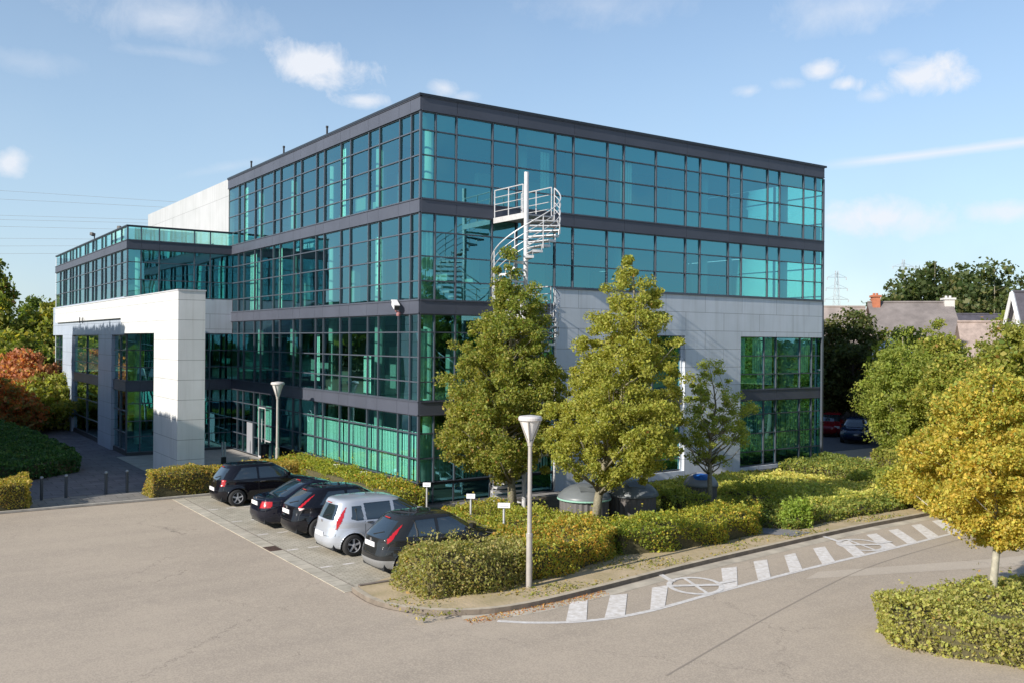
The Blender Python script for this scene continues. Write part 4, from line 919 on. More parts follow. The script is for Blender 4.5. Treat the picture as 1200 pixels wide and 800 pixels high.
# small white bay signs
def sign(x, y, h, label, w_=.26, z0=.1):
    r_ = empty('bay_sign', (x, y, z0), label, 'sign', 'small white signs at the heads of the bays')
    p = MB(); p.box(x - .02, x + .02, y - .025, y + .025, z0, z0 + h - .02); p.build('post', M_STEEL, r_)
    f = Vector((-.62, -.78, .12)).normalized(); s_ = Vector((.78, -.62, 0)).normalized(); u_ = f.cross(s_) * -1
    p = MB(); c_ = Vector((x, y, z0 + h + .04)) + f * .045; p.obox(c_, s_, u_, f, w_ / 2, .07, .01); pl = p.build('plate', mat('sign_white', (.82, .82, .84), .4), r_)
    q = MB(); q.obox(c_ + f * .0125 + u_ * .02, s_, u_, f, w_ * .34, .010, .0015); q.obox(c_ + f * .0125 - u_ * .02, s_, u_, f, w_ * .28, .008, .0015); q.build('lettering', mat('sign_grey', (.3, .32, .36), .6), pl)
sign(-.62, 5.6, .82, 'white bay sign in the narrow hedge by the glass wall, farthest from the glass corner'); sign(-.62, 3.1, .82, 'white bay sign in the narrow hedge by the glass wall, middle of the three there'); sign(-.6, .75, .82, 'white bay sign in the narrow hedge by the glass wall, nearest the glass corner')
sign(-.55, -1.6, 1.0, 'white bay sign on a bare post under the glass corner'); sign(-1.0, -5.1, 1.15, 'white bay sign rising from the yellow hedge, nearer the tree trunk'); sign(-1.45, -7.55, 1.28, 'white bay sign rising from the yellow hedge, nearest the charcoal car', .34)
# drain grate
r_ = empty('drain_grate', (-6.52, -3.25, .014), 'rusty iron drain grate in the pale channel beside the bays', 'drain')
MB().box(-6.71, -6.34, -3.55, -2.95, .014, .022).build('frame', mat('rusty_iron', (.10, .06, .045), .8, noise=(20, .4)), r_)
p = MB()
for k in range(7): p.box(-6.68, -6.37, -3.50 + k * .08, -3.46 + k * .08, .022, .030)
p.build('bars', mat('rusty_iron', (.10, .06, .045)), r_)
# the round half-buried waste containers
def container(x, y, rad, h, label, lidcol, rim, extra=None):
    r_ = empty('waste_container', (x, y, .1), label, 'waste container', 'round waste containers behind the hedge')
    n = 56; vs = []; zb, zt = .1, .1 + h * .62
    for k in range(n):
        a = 2 * PI * k / n; rr_ = rad * (.955 if k % 2 else .915); vs += [(x + rr_ * math.cos(a), y + rr_ * math.sin(a), zb), (x + rr_ * math.cos(a), y + rr_ * math.sin(a), zt)]
    b_ = MB(); b_.add(vs, [(2 * k, (2 * k + 2) % (2 * n), (2 * k + 3) % (2 * n), 2 * k + 1) for k in range(n)]); b_.build('body', mat('slatted_grey', (.13, .12, .115), .6), r_)
    l_ = MB(); l_.lathe([(rad * .93, zt - .03), (rad * 1.03, zt + .0), (rad * 1.03, zt + .09), (rad * .98, zt + .15), (rad * .80, zt + .30), (rad * .55, zt + .42), (rad * .25, zt + .475), (0, zt + .485)], (x, y, 0), 40)
    ld = l_.build('lid', lidcol, r_, True)
    q = MB(); q.lathe([(rad * 1.035, zt + .0), (rad * 1.05, zt + .012), (rad * 1.05, zt + .045), (rad * 1.035, zt + .055)], (x, y, 0), 40); q.build('rim', rim, ld)
    q = MB(); q.obox((x - rad * .3, y - rad * .55, zt + .37), (1, -.5, -.1), (.3, .8, .35), (-.1, -.4, .9), rad * .28, rad * .16, .02); q.build('hatch', extra or lidcol, ld)
    return r_
LID = mat('lid_grey', (.15, .165, .175), .4, noise=(3, .1))
container(3.1, -5.5, .84, 1.28, 'grey domed waste container with a pale green rim behind the second tree', LID, mat('pale_green_rim', (.28, .50, .40), .5))
container(4.95, -5.75, .84, 1.30, 'grey domed waste container with slatted sides, middle one of the three', LID, LID)
r_ = container(8.85, -5.15, .60, 1.15, 'smaller grey waste container with a blue flap on its lid under the thin tree', mat('lid_light', (.26, .27, .29), .45), LID, mat('blue_flap', (.02, .16, .62), .4))
q = MB(); q.lathe([(.30, 1.08), (.31, 1.2), (.2, 1.26), (0, 1.28)], (8.68, -5.33, 0), 20); q.build('blue_cover', mat('blue_flap', (.02, .16, .62)), r_)
# red square notices on the white wall
for (x, z), lb in zip([(6.75, 1.85), (6.95, 3.4)], ['small red fire notice low on the white wall behind the second tree', 'small red fire notice higher on the white wall behind the second tree']):
    r_ = empty('fire_notice', (x, -.045, z), lb, 'notice', 'red notices on the white wall'); p = MB(); p.obox((x, -.045, z), (1, 0, 0), (0, 0, 1), (0, 1, 0), .17, .17, .012); p.build('plate', mat('notice_red', (.72, .07, .05), .5), r_)
# ------------------------------------------------------------------ plants
def crown_pts(env, n_cl, per, blob, hollow=.45, seed=1, base=(0, 0, 0), squash=1., gaps=0.):
    """env: list of (z, dx, dy, radius). Clusters spread mostly near the crown's surface; returns leaf points and cluster centres"""
    g = np.random.default_rng(seed); env = np.array(env, float); zc = env[:, 0]
    wts = np.interp(np.linspace(zc[0], zc[-1], 200), zc, env[:, 3]) ** 1.5 + 1e-4; cdf = wts.cumsum() / wts.sum()
    z = np.interp(g.random(n_cl), cdf, np.linspace(zc[0], zc[-1], 200)); rad = np.interp(z, zc, env[:, 3]); a = g.uniform(0, 2 * np.pi, n_cl)
    wob = 1 + .16 * np.sin(a * 3 + z * 1.7 + seed) + .12 * np.sin(a * 5 - z * 2.9) + .10 * np.sin(z * 6 + a * 2)
    r_ = rad * wob * np.maximum(hollow * g.random(n_cl) ** .3, g.random(n_cl) ** .42)
    c = np.c_[np.interp(z, zc, env[:, 1]) + r_ * np.cos(a), np.interp(z, zc, env[:, 2]) + r_ * np.sin(a), z]
    if gaps: c = c[(np.sin(c[:, 0] * 3.1 + seed) * np.sin(c[:, 1] * 2.7) * np.sin(c[:, 2] * 2.3 + seed * 2)) < 1 - gaps]
    k = g.integers(int(per * .5), int(per * 1.5), len(c)); idx = np.repeat(np.arange(len(c)), k)
    s = blob * g.uniform(.6, 1.4, len(c))[idx][:, None]
    off = g.normal(size=(len(idx), 3)); off /= np.linalg.norm(off, axis=1)[:, None] + 1e-9; off *= (g.random(len(idx)) ** .5)[:, None]
    off[:, 2] *= .75
    return c[idx] + off * s + np.array(base), c + np.array(base)
def leaf_object(name, P, size, pal, parent=None, patch=None, matl=None, smooth=False, core=None):
    cols = palette(pal, len(P), P, patch); V, F, C_ = leaves(P, size, cols)
    me = np_mesh(name, V, F, [matl or LEAF], C_)
    return link(name, me, None, parent)
G1 = [(3, (.15, .185, .032)), (2.4, (.21, .225, .045)), (2, (.27, .255, .06)), (1.0, (.09, .13, .025)), (.07, (.36, .20, .08))]
G2 = [(3, (.20, .225, .04)), (2.4, (.27, .275, .055)), (1.6, (.125, .16, .03)), (.5, (.34, .31, .07)), (.06, (.36, .20, .08))]
GY = [(3, (.36, .32, .06)), (2.8, (.28, .29, .05)), (2.0, (.18, .21, .04)), (.6, (.42, .31, .06)), (.15, (.40, .22, .06))]
GO = [(3, (.46, .33, .05)), (1.2, (.44, .24, .05)), (2.4, (.38, .33, .05)), (1.5, (.24, .25, .04))]
GD = [(3, (.065, .085, .028)), (2, (.10, .115, .038)), (1.2, (.15, .145, .055))]
GF = [(3, (.060, .085, .028)), (2, (.09, .11, .035)), (1, (.13, .13, .05))]
GB = [(3, (.10, .14, .03)), (2, (.14, .17, .035)), (1, (.07, .10, .03))]
GR = [(3, (.36, .15, .08)), (2, (.42, .22, .10)), (1.5, (.24, .15, .06)), (1, (.20, .20, .06))]
def tree(name, x, y, z0, h, env, label, pal, n_cl, per, blob, leaf, seed, trunk=.13, bark=None, group=None, patch=.55, limbs=14, gaps=0., fork=None, hollow=.45):
    r_ = empty(name, (x, y, z0), label, 'tree', group)
    lp, cc = crown_pts(env, n_cl, per, blob, seed=seed, gaps=gaps, hollow=hollow); g = np.random.default_rng(seed + 50)
    e = np.array(env); zlo = e[0, 0]
    t = MB(); top = e[-1, 0]; pts = []; rs = []
    for k in range(9):
        f = k / 8; z = f * (top - .35); w_ = .06 * math.sin(f * 7 + seed)
        pts.append((np.interp(z, e[:, 0], e[:, 1]) * min(1, f * 2) + w_ * (f > .1), np.interp(z, e[:, 0], e[:, 2]) * min(1, f * 2) + w_ * .7, z)); rs.append(max(.012, trunk * (1 - f * .88)) * (1.25 if k == 0 else 1))
    t.tube(pts, rs, 10)
    pick = cc[g.choice(len(cc), min(limbs, len(cc)), replace=False)]
    for q in pick:
        zb = max(zlo * .85, q[2] - .35 * math.hypot(q[0], q[1]) - .5); f = zb / (top - .35); f = min(max(f, .1), .95)
        bx, by = np.interp(zb, [p_[2] for p_ in pts], [p_[0] for p_ in pts]), np.interp(zb, [p_[2] for p_ in pts], [p_[1] for p_ in pts])
        b0 = Vector((bx, by, zb)); b1 = Vector(q); mid = b0.lerp(b1, .5) + Vector((g.normal() * .12, g.normal() * .12, -.10 + g.normal() * .05)); r0 = max(.012, trunk * (1 - f) * .42)
        t.tube([b0, mid, b1], [r0, r0 * .65, .008], 6)
    t.build('trunk', bark or M_BARK, r_, True, local=True)
    leaf_object('crown', lp, leaf, pal, r_, patch)
    return r_
STREET = 'young street trees in front of the glass building'
# first tree: tall cone in front of the stair
tree('street_tree', 2.0, -3.05, .1, 9.1, [(1.25, -.2, .14, .35), (1.75, -.3, .2, 1.5), (2.7, -.34, .24, 2.1), (3.6, -.34, .24, 2.1), (4.6, -.25, .16, 1.85), (5.6, -.12, .08, 1.5), (6.5, -.1, .06, 1.2), (7.3, -.1, .06, .85), (8.2, -.15, .1, .5), (8.95, -.15, .1, .16)],
     'tall cone-shaped green tree in front of the spiral staircase', G1, 640, 215, .28, .060, 3, trunk=.15, group=STREET, limbs=70, gaps=.22, hollow=.4)
tree('street_tree', 2.55, -6.75, .1, 9.0, [(1.35, .2, -.14, .3), (1.9, .4, -.28, 1.5), (2.7, .55, -.38, 1.95), (3.6, .62, -.43, 1.95), (4.5, .7, -.48, 1.7), (5.3, .75, -.5, 1.5), (6.2, .9, -.62, 1.25), (7.0, .95, -.65, 1.0), (7.8, .9, -.62, .65), (8.6, .88, -.6, .18)],
     'yellow-green tree with a two-peaked crown in front of the first waste container', G2, 560, 215, .28, .060, 8, trunk=.15, group=STREET, limbs=70, gaps=.38, hollow=.45)
tree('street_tree', 8.25, -6.15, .1, 5.6, [(1.5, 0, 0, .25), (2.1, 0, 0, 1.05), (2.8, .05, 0, 1.35), (3.3, .2, 0, 1.3), (3.9, .3, 0, 1.1), (4.5, .05, 0, .7), (5.2, -.1, 0, .35)],
     'thin small tree with an open crown in front of the white pier', [(3, (.24, .28, .06)), (3, (.33, .35, .08)), (1, (.46, .40, .12))], 135, 150, .21, .052, 15, trunk=.10, group=STREET, limbs=75, gaps=.45, patch=.8, bark=M_BARK)
tree('maple_tree', 3.7, -18.45, 0, 5.5, [(1.75, .2, -.1, .4), (2.05, .2, -.1, .95), (2.5, .1, -.05, 1.35), (3.0, .05, 0, 1.5), (3.7, .05, 0, 1.45), (4.4, .05, .0, 1.15), (5.1, .1, .0, .8), (5.5, .1, 0, .3)],
     'golden yellow maple with a pale trunk rising from the hedge at bottom right', [(3.2, (.45, .35, .07)), (2.4, (.36, .32, .06)), (2.6, (.22, .25, .045)), (.25, (.46, .30, .06))], 470, 190, .24, .054, 21, trunk=.10, gaps=.5, patch=.9, hollow=.3, bark=mat('pale_bark', (.36, .335, .27), .9, noise=(9, .25)), limbs=9)
# trees to the right of the building
def rtree(x, y, s, label, pal, seed, n=300, zlo=1.2, leaf=.15, h=7., per=60, gaps=.1, name='broadleaf_tree', group='trees right of the building', bark=None, hollow=.45, limbs=20, blob=.45):
    env = [(zlo, 0, 0, s * .4), (zlo + h * .12, 0, 0, s * .85), (zlo + h * .35, 0, 0, s), (zlo + h * .6, 0, 0, s * .86), (zlo + h * .82, 0, 0, s * .5), (zlo + h, 0, 0, s * .12)]
    return tree(name, x, y, .0, h, env, label, pal, n, per, blob, leaf, seed, trunk=.17, group=group, gaps=gaps, bark=bark, hollow=hollow, limbs=limbs)
def ptree(px, d, ztop, s, label, pal, seed, **kw):
    q = at_px(px, d); zlo = kw.pop('zlo', 1.2); return rtree(q.x, q.y, s, label, pal, seed, h=ztop - zlo, zlo=zlo, **kw)
ptree(1000, 62, 8.5, 2.2, 'dark backlit tree right beside the end of the glass building', GD, 31, n=260, zlo=2.0, leaf=.16, gaps=.45, bark=M_BARKD, hollow=.7, limbs=60)
ptree(1058, 46, 6.7, 2.0, 'bushy green tree in the hedges right of the building, darker at the top', [(3, (.20, .24, .05)), (2, (.27, .29, .06)), (1, (.13, .17, .035))], 33, n=300, zlo=.9, leaf=.09, per=105, gaps=.25)
ptree(1098, 50, 7.2, 1.8, 'olive and yellow tree rising just behind the bushy green one', G2, 34, n=280, zlo=1.0, leaf=.10, gaps=.35, per=85)
ptree(1122, 43, 5.6, 1.9, 'broad yellow-green tree above the shrubs, beside the bright red car', G2, 35, n=300, zlo=2.5, leaf=.11, per=85, gaps=.15)
ptree(1178, 42, 7.3, 1.9, 'green round-topped tree at the right edge in front of the house gable', G1, 36, n=300, zlo=1.2, leaf=.09, per=105, gaps=.25)
ptree(1192, 33, 4.7, 1.35, 'yellow-orange maple at the right edge above the golden one', GO, 37, n=230, zlo=2.0, leaf=.09, per=90, name='maple_tree', gaps=.2)
ptree(1098, 33, 2.35, 1.45, 'light yellow maple whose low crown spills over the end of the kerb', GY, 38, n=300, zlo=.25, leaf=.08, per=110, name='maple_tree', gaps=.1)
ptree(1158, 29, 3.2, 1.5, 'yellow maple between the kerb end and the right edge', GY, 39, n=300, zlo=.7, leaf=.08, per=100, name='maple_tree', gaps=.2)
# background trees right
k = 41
for px, d, ztop, s, lb, pal in [(1095, 118, 17.0, 7., 'far green tree above the slate roofs, middle of the skyline', GF), (1130, 125, 17.4, 8., 'far green tree behind the pale chimney', GF), (1068, 120, 15.5, 6., 'feathery far tree beside the distant pylon', GF), (1165, 110, 16.2, 7., 'far green tree left of the dark gable', GF),
                          (1190, 75, 8.5, 5., 'green tree at the foot of the dark gable', G1)]:
    q = Vector(CAM) + (rt * ((px - 600) / 1082.3) + fw) * d
    rtree(q.x, q.y, s, lb, pal, k, n=260, h=ztop - 3, zlo=3, leaf=.42, per=34, blob=1.1, group='trees on the skyline', hollow=.3); k += 1
# left background trees (seen at the left edge and in the glass)
k = 60
left = [(-6, 82, 12.6, 2.3, 'thin dark tree with bare tips at the left edge of the picture', G1, .75), (40, 92, 9.9, 4.2, 'light green tree in the middle of the left background', GB, .1), (58, 84, 9.6, 3.4, 'olive tree touching the white portal', G1, .1), (20, 70, 6.4, 3.2, 'brown-green tree under the blue-banded shed', G1, .2)]
for px, d, ztop, s, lb, pal, gp in left:
    q = Vector(CAM) + (rt * ((px - 600) / 1082.3) + fw) * d
    rtree(q.x, q.y, s, lb, pal, k, n=330, h=ztop - 1.4, zlo=1.4, leaf=.27, per=40, blob=.7, group='trees beyond the path', gaps=gp, bark=M_BARKD, limbs=50); k += 1
q = Vector(CAM) + (rt * ((28 - 600) / 1082.3) + fw) * 62
rtree(q.x, q.y, 3.3, 'round russet-red shrub tree at the left edge', GR, 70, n=420, h=4.8, zlo=.3, leaf=.2, per=40, blob=.55, group='trees beyond the path', name='shrub_tree')
q = Vector(CAM) + (rt * ((6 - 600) / 1082.3) + fw) * 56
rtree(q.x, q.y, 2.2, 'orange-tipped shrub above the low dark hedge at the left edge', [(2, (.36, .12, .04)), (2, (.22, .16, .05)), (3, (.14, .15, .04))], 71, n=300, h=3.2, zlo=.2, leaf=.17, per=40, blob=.45, group='trees beyond the path', name='shrub_tree')
q = Vector(CAM) + (rt * ((52 - 600) / 1082.3) + fw) * 60
rtree(q.x, q.y, 2.6, 'olive shrub between the path and the white portal', G1, 72, n=300, h=3.6, zlo=.2, leaf=.18, per=40, blob=.5, group='trees beyond the path', name='shrub_tree')
def flat_tree(x, y, s, label, pal, seed, n=300, zlo=1.2, leaf=.15, h=7., per=60, gaps=.1, name='broadleaf_tree', group=None, hollow=.45, blob=.45):
    env = [(zlo, 0, 0, s * .7), (zlo + .6, 0, 0, s * .9), (zlo + h * .3, 0, 0, s * .62), (zlo + h * .95, 0, 0, s * .60), (zlo + h, 0, 0, s * .5)]
    return tree(name, x, y, .0, h, env, label, pal, n, per, blob, leaf, seed, trunk=.17, group=group, gaps=gaps, hollow=hollow, limbs=20)
# beyond the left edge, added screens stand in for trees and shade the path
# (built as leafy shade screens further down)
# plants mirrored in the right-hand face
for i, (x_, y_, s, h_) in enumerate([(14, -33, 3.2, 8.5), (24, -36, 3.6, 9), (38, -38, 4, 9.5), (52, -34, 4.2, 10), (-4, -52, 4, 9)]):
    rtree(x_, y_, s, 'leafy tree across the road, mirrored in the glass front, number %s along' % ['one', 'two', 'three', 'four', 'five'][i], G1, 100 + i, n=170, h=h_ - 1.5, zlo=1.5, leaf=.36, per=34, blob=.9, group='trees across the road')

# ------------------------------------------------------------------ hedges: leafy shell over a twiggy inside
def in_poly(poly, P):
    r_ = np.zeros(len(P), bool); k_ = len(poly) - 1
    for i in range(len(poly)):
        (xi, yi), (xk, yk) = poly[i], poly[k_]
        r_ ^= ((yi > P[:, 1]) != (yk > P[:, 1])) & (P[:, 0] < (xk - xi) * (P[:, 1] - yi) / (yk - yi + 1e-12) + xi); k_ = i
    return r_
def hedge(name, poly, z0, hfun, label, pal, leaf=.06, dens=330, seed=1, group=None, cat='hedge', rough=.07, patch=.7, inner=True, kind=None, spikes=0):
    g = np.random.default_rng(seed); A = np.array(poly); lo, hi = A.min(0), A.max(0)
    area = abs(sum(A[i][0] * A[(i + 1) % len(A)][1] - A[(i + 1) % len(A)][0] * A[i][1] for i in range(len(A)))) / 2
    per_ = sum(np.hypot(*(A[(i + 1) % len(A)] - A[i])) for i in range(len(A)))
    H = hfun if callable(hfun) else (lambda x, y: np.full(len(x), float(hfun)))
    def wob(P): return rough * (np.sin(P[:, 0] * 2.3 + seed) + np.sin(P[:, 1] * 2.9 + seed * 2) + .7 * np.sin(P[:, 0] * 6.1) * np.sin(P[:, 1] * 5.3) + .5 * np.sin(P[:, 0] * 12.3 + P[:, 1] * 10.1))
    n = int(area * dens * 1.5 * (hi - lo).prod() / area); P = g.uniform(lo, hi, (n, 2)); P = P[in_poly(poly, P)]
    z = H(P[:, 0], P[:, 1]) + wob(P) - g.random(len(P)) ** 1.6 * .16 + np.abs(g.normal(size=len(P))) * .022
    pts = [np.c_[P, z0 + z]]
    for i in range(len(A)):
        a, b_ = A[i], A[(i + 1) % len(A)]; ln = np.hypot(*(b_ - a))
        hm = float(np.mean(H(np.array([a[0], b_[0]]), np.array([a[1], b_[1]])))); n = int(ln * max(.15, hm) * dens * 1.5); t = g.random(n)[:, None]
        q = a + (b_ - a) * t; nn = np.array([(b_ - a)[1], -(b_ - a)[0]]) / (ln + 1e-9)
        hh = H(q[:, 0], q[:, 1]); zz = g.random(n) * hh; bul = rough * (np.sin(q[:, 0] * 3.1 + zz * 4) + np.sin(q[:, 1] * 3.3 - zz * 3)) + .05 * (1 - ((zz / (hh + 1e-6)) - .5) ** 2 * 4)
        s_ = (g.random(n) ** 1.6 * -.16 + bul + .02)
        q = q + nn * s_[:, None]; pts.append(np.c_[q, z0 + zz])
    if spikes:
        q = pts[0][g.choice(len(pts[0]), spikes)]; 
        for k_ in range(6): pts.append(q + g.normal(size=q.shape) * .035 + [0, 0, .05 + .055 * k_])
    P3 = np.concatenate(pts); org = (float(A[:, 0].mean()), float(A[:, 1].mean()), z0)
    r_ = empty(name, org, label, cat, group)
    if kind: r_['kind'] = kind
    P3 = P3 - np.array(org)
    leaf_object('foliage', P3, leaf, pal, r_, patch)
    if inner:
        c_ = A.mean(0); S = MB(); In = [(Vector(p_) + (Vector(c_) - Vector(p_)).normalized() * .16) for p_ in A]; n = len(In)
        hz = H(np.array([p_[0] for p_ in In]), np.array([p_[1] for p_ in In])); vs = [(p_[0], p_[1], z0 - .05) for p_ in In] + [(p_[0], p_[1], z0 + max(.04, float(h_) - .17)) for p_, h_ in zip(In, hz)]
        S.add(vs, [tuple(range(n, 2 * n))] + [(i, (i + 1) % n, n + (i + 1) % n, n + i) for i in range(n)])
        S.build('branches', M_TWIG, r_)
    return r_
HY = [(3, (.38, .30, .085)), (2.2, (.38, .33, .07)), (1.6, (.27, .25, .05)), (.5, (.44, .25, .07)), (.6, (.16, .17, .04))]     # golden hornbeam
HG = [(3, (.26, .28, .045)), (2, (.36, .33, .05)), (1.5, (.16, .20, .03)), (.7, (.46, .32, .05)), (.4, (.45, .20, .05))]
HM = [(3, (.30, .27, .105)), (2, (.25, .25, .075)), (1.5, (.18, .20, .055)), (.3, (.36, .24, .09))]                                 # olive and tan
HD = [(3, (.15, .19, .045)), (2, (.21, .24, .055)), (1.3, (.28, .28, .065)), (.3, (.34, .28, .07))]
HL = [(3, (.24, .27, .055)), (2, (.31, .31, .07)), (1.2, (.17, .21, .045))]
hedge('clipped_hedge', [(-20, 7.05), (-11.45, 7.05), (-11.35, 8.2), (-20, 8.2)], .06, .98, 'clipped golden-green hedge at the left edge beside the kerb', HY, leaf=.051, dens=620, seed=2, group='clipped golden hedges')
hedge('clipped_hedge', [(-7.45, 7.05), (-1.6, 7.05), (-1.6, 8.15), (-7.35, 8.15)], .06, .95, 'clipped golden hedge in front of the portal behind the first black car', HY, leaf=.051, dens=620, seed=3, group='clipped golden hedges')
hedge('clipped_hedge', [(-1.6, 6.9), (-1.35, 3.4), (-1.3, -.9), (-.35, -1.0), (-.3, 8.9), (-2.6, 9.5), (-2.8, 8.2), (-1.6, 8.15)], .1, lambda x, y: .82 + .03 * np.sin(y * 2), 'narrow yellow-green hedge between the parked cars and the glass wall', HG, leaf=.051, dens=620, seed=4, rough=.10, spikes=60)
hedge('low_hedge', [(-14.5, 14.0), (-10.8, 13.9), (-8.5, 15.6), (-8.3, 18.5), (-8.9, 27), (-10.2, 34), (-14, 34)], .06, lambda x, y: .72 + .02 * (y - 14), 'low dark green hedge in the shade beside the path', [(3, (.035, .09, .03)), (2, (.06, .13, .045)), (1, (.09, .15, .05))], leaf=.10, dens=190, seed=5)
# the long mass along the kerb: three differently coloured lengths
hedge('clipped_hedge', [(-5.7, -9.4), (-5.5, -10.5), (-4.3, -10.75), (-2.9, -10.6), (-2.4, -9.7), (-2.2, -8.95), (-3.5, -8.95), (-5.5, -8.95)], .1, lambda x, y: .92 - .03 * (x + 5), 'rounded olive-tan hedge end beside the charcoal car', HM, dens=700, seed=6, rough=.09, leaf=.049, spikes=90)
hedge('flowering_hedge', [(-2.5, -8.7), (-2.75, -10.55), (-1.0, -10.35), (.3, -9.9), (1.0, -9.6), (1.2, -7.5), (.7, -3.9), (-.9, -3.2), (-1.2, -5.0), (-1.45, -7.6)], .1, lambda x, y: .82 - .03 * (y + 10), 'broad golden and orange hedge behind the street lamp', [(3, (.34, .29, .055)), (2.4, (.30, .31, .06)), (2, (.22, .25, .04)), (.22, (.42, .26, .05))], leaf=.051, dens=620, seed=7, rough=.10, spikes=60)
hedge('green_hedge', [(1.0, -9.65), (2.6, -10.05), (4.7, -10.1), (6.7, -9.75), (7.6, -8.9), (7.4, -8.2), (6.2, -7.9), (3.6, -8.3), (2.0, -8.0), (1.1, -6.2), (.95, -7.6)], .1, lambda x, y: .72 + 0 * x, 'bright green hedge in front of the waste containers, dark in the shade along the kerb', HG[:3] + [(.35, (.42, .30, .05))], leaf=.051, dens=620, seed=8, rough=.12, spikes=50)
hedge('green_hedge', [(6.3, -6.6), (7.4, -6.9), (7.5, -5.8), (6.5, -5.3)], .1, .75, 'small square-topped green bush between two waste containers', HL, dens=380, seed=9, rough=.10)
hedge('shrub', [(9.9, -6.9), (11.9, -7.0), (11.9, -5.2), (10.5, -4.8), (10.2, -5.6)], .1, .5, 'feathery light green shrub right of the thin tree', HL, dens=330, seed=10, rough=.14, spikes=200, cat='shrub')
hedge('ground_cover', [(6.9, -8.8), (8.0, -10.0), (10.5, -9.7), (14.2, -9.75), (15.6, -9.0), (15.0, -8.0), (11.0, -8.3), (7.8, -8.3)], .1, .28, 'low dark spreading shrubs along the verge in front of the lawn', HD, leaf=.075, dens=260, seed=11, rough=.09, cat='shrubs', spikes=60)
hedge('shrub', [(7.8, -9.7), (8.8, -10.05), (9.2, -9.5), (8.4, -9.1)], .1, .50, 'bright lime fern-like shrub at the verge beside the paving stub', [(3, (.22, .29, .05)), (1, (.16, .22, .045))], dens=500, seed=12, rough=.05, spikes=140, cat='shrub')
hedge('lawn', [(9.6, -4.8), (10.4, -8.2), (15.6, -8.6), (17.0, -8.0), (17.5, -4.4), (17.6, -2.2), (9.6, -1.4)], .1, lambda x, y: .22 + .14 * np.sin((x - 9) * .4), 'sunlit mound of rough grass in front of the right end of the building', [(3, (.42, .42, .11)), (2, (.50, .46, .14)), (1.3, (.30, .34, .08))], leaf=.075, dens=330, seed=13, rough=.05, kind='stuff', cat='grass', inner=False)
hedge('lawn', [(6.5, -4.4), (8.4, -4.6), (9.6, -1.4), (17.6, -2.2), (19.0, -.6), (6.5, -.8)], .1, .08, 'shaded strip of grass at the foot of the white wall', HD, leaf=.075, dens=240, seed=14, rough=.03, kind='stuff', cat='grass', inner=False)
hedge('green_hedge', [(17.8, -1.4), (18.4, -4.6), (21.2, -4.2), (22.6, -1.2), (22.4, -.7)], .1, .52, 'dark clipped hedge along the end of the glass building', HD, leaf=.08, dens=260, seed=15, rough=.07)
hedge('green_hedge', [(17.0, -5.4), (17.4, -8.6), (20.0, -8.2), (21.6, -6.2), (21.2, -4.8), (18.4, -5.0)], .1, .5, 'two-tone clipped hedge between the lawn and the right-hand trees', HL, leaf=.08, dens=260, seed=16, rough=.08)
hedge('green_hedge', [tuple(at_px(*q_)[:2]) for q_ in ((1022, 44), (1205, 36), (1240, 45), (1045, 50))], .0, .8, 'hedge under the right-hand trees by the rear car park', G1, leaf=.11, dens=130, seed=17, rough=.08)
# bottom right hedge
hedge('clipped_hedge', [(1.2, -17.3), (.75, -18.1), (1.0, -19.3), (1.9, -21), (3, -23.5), (14, -23), (14, -19.6), (4.2, -17.9), (2.6, -17.3)], .0, lambda x, y: .74 + .04 * np.sin(x), 'olive and gold hedge in the bottom right corner around the maple trunk', HM[:3] + [(1.0, (.33, .33, .09)), (.12, (.44, .24, .08))], dens=760, seed=18, rough=.09, leaf=.05, spikes=120)
# stepping stub of paving in the verge
structure(MB().sheet([(6.4, -9.3), (7.2, -10.6), (8.1, -10.5), (7.7, -9.2)], .116).build('verge_paving', mat('stub_paving', (.20, .20, .21), .9, noise=(4, .3))))
# weeds and fallen leaves scattered on the verge and along the gutter
g = np.random.default_rng(77); n = 5200; P = np.c_[g.uniform(-6.5, 15, n), np.zeros(n), np.zeros(n)]
fx = np.array([p_[0] for p_ in front]); fy = np.array([p_[1] for p_ in front]); o_ = np.argsort(fx[15:]) + 15
base = np.interp(P[:, 0], fx[o_], fy[o_]); P[:, 1] = base + .2 + g.random(n) ** 1.3 * 1.7; P[:, 2] = .10 + g.random(n) * .03
keep = (np.sin(P[:, 0] * 1.7) + np.sin(P[:, 1] * 4.1 + P[:, 0]) + g.normal(size=n) * .6) > .1; P = P[keep]
o = leaf_object('verge_weeds', P, .05, [(3, (.22, .22, .06)), (2, (.33, .27, .10)), (1, (.14, .17, .04))]); props(o, 'thin grass and fallen leaves on the sandy verge', 'weeds', None, 'stuff')
n = 700; P = np.c_[g.uniform(-5.5, -1.5, n), np.zeros(n), np.full(n, .012)]; P[:, 1] = np.interp(P[:, 0], fx[o_], fy[o_]) - .05 - g.random(n) ** 2 * .35
o = leaf_object('fallen_leaves', P, .035, [(3, (.36, .16, .06)), (2, (.42, .30, .12))]); props(o, 'brown fallen leaves gathered in the gutter', 'leaves', None, 'stuff')

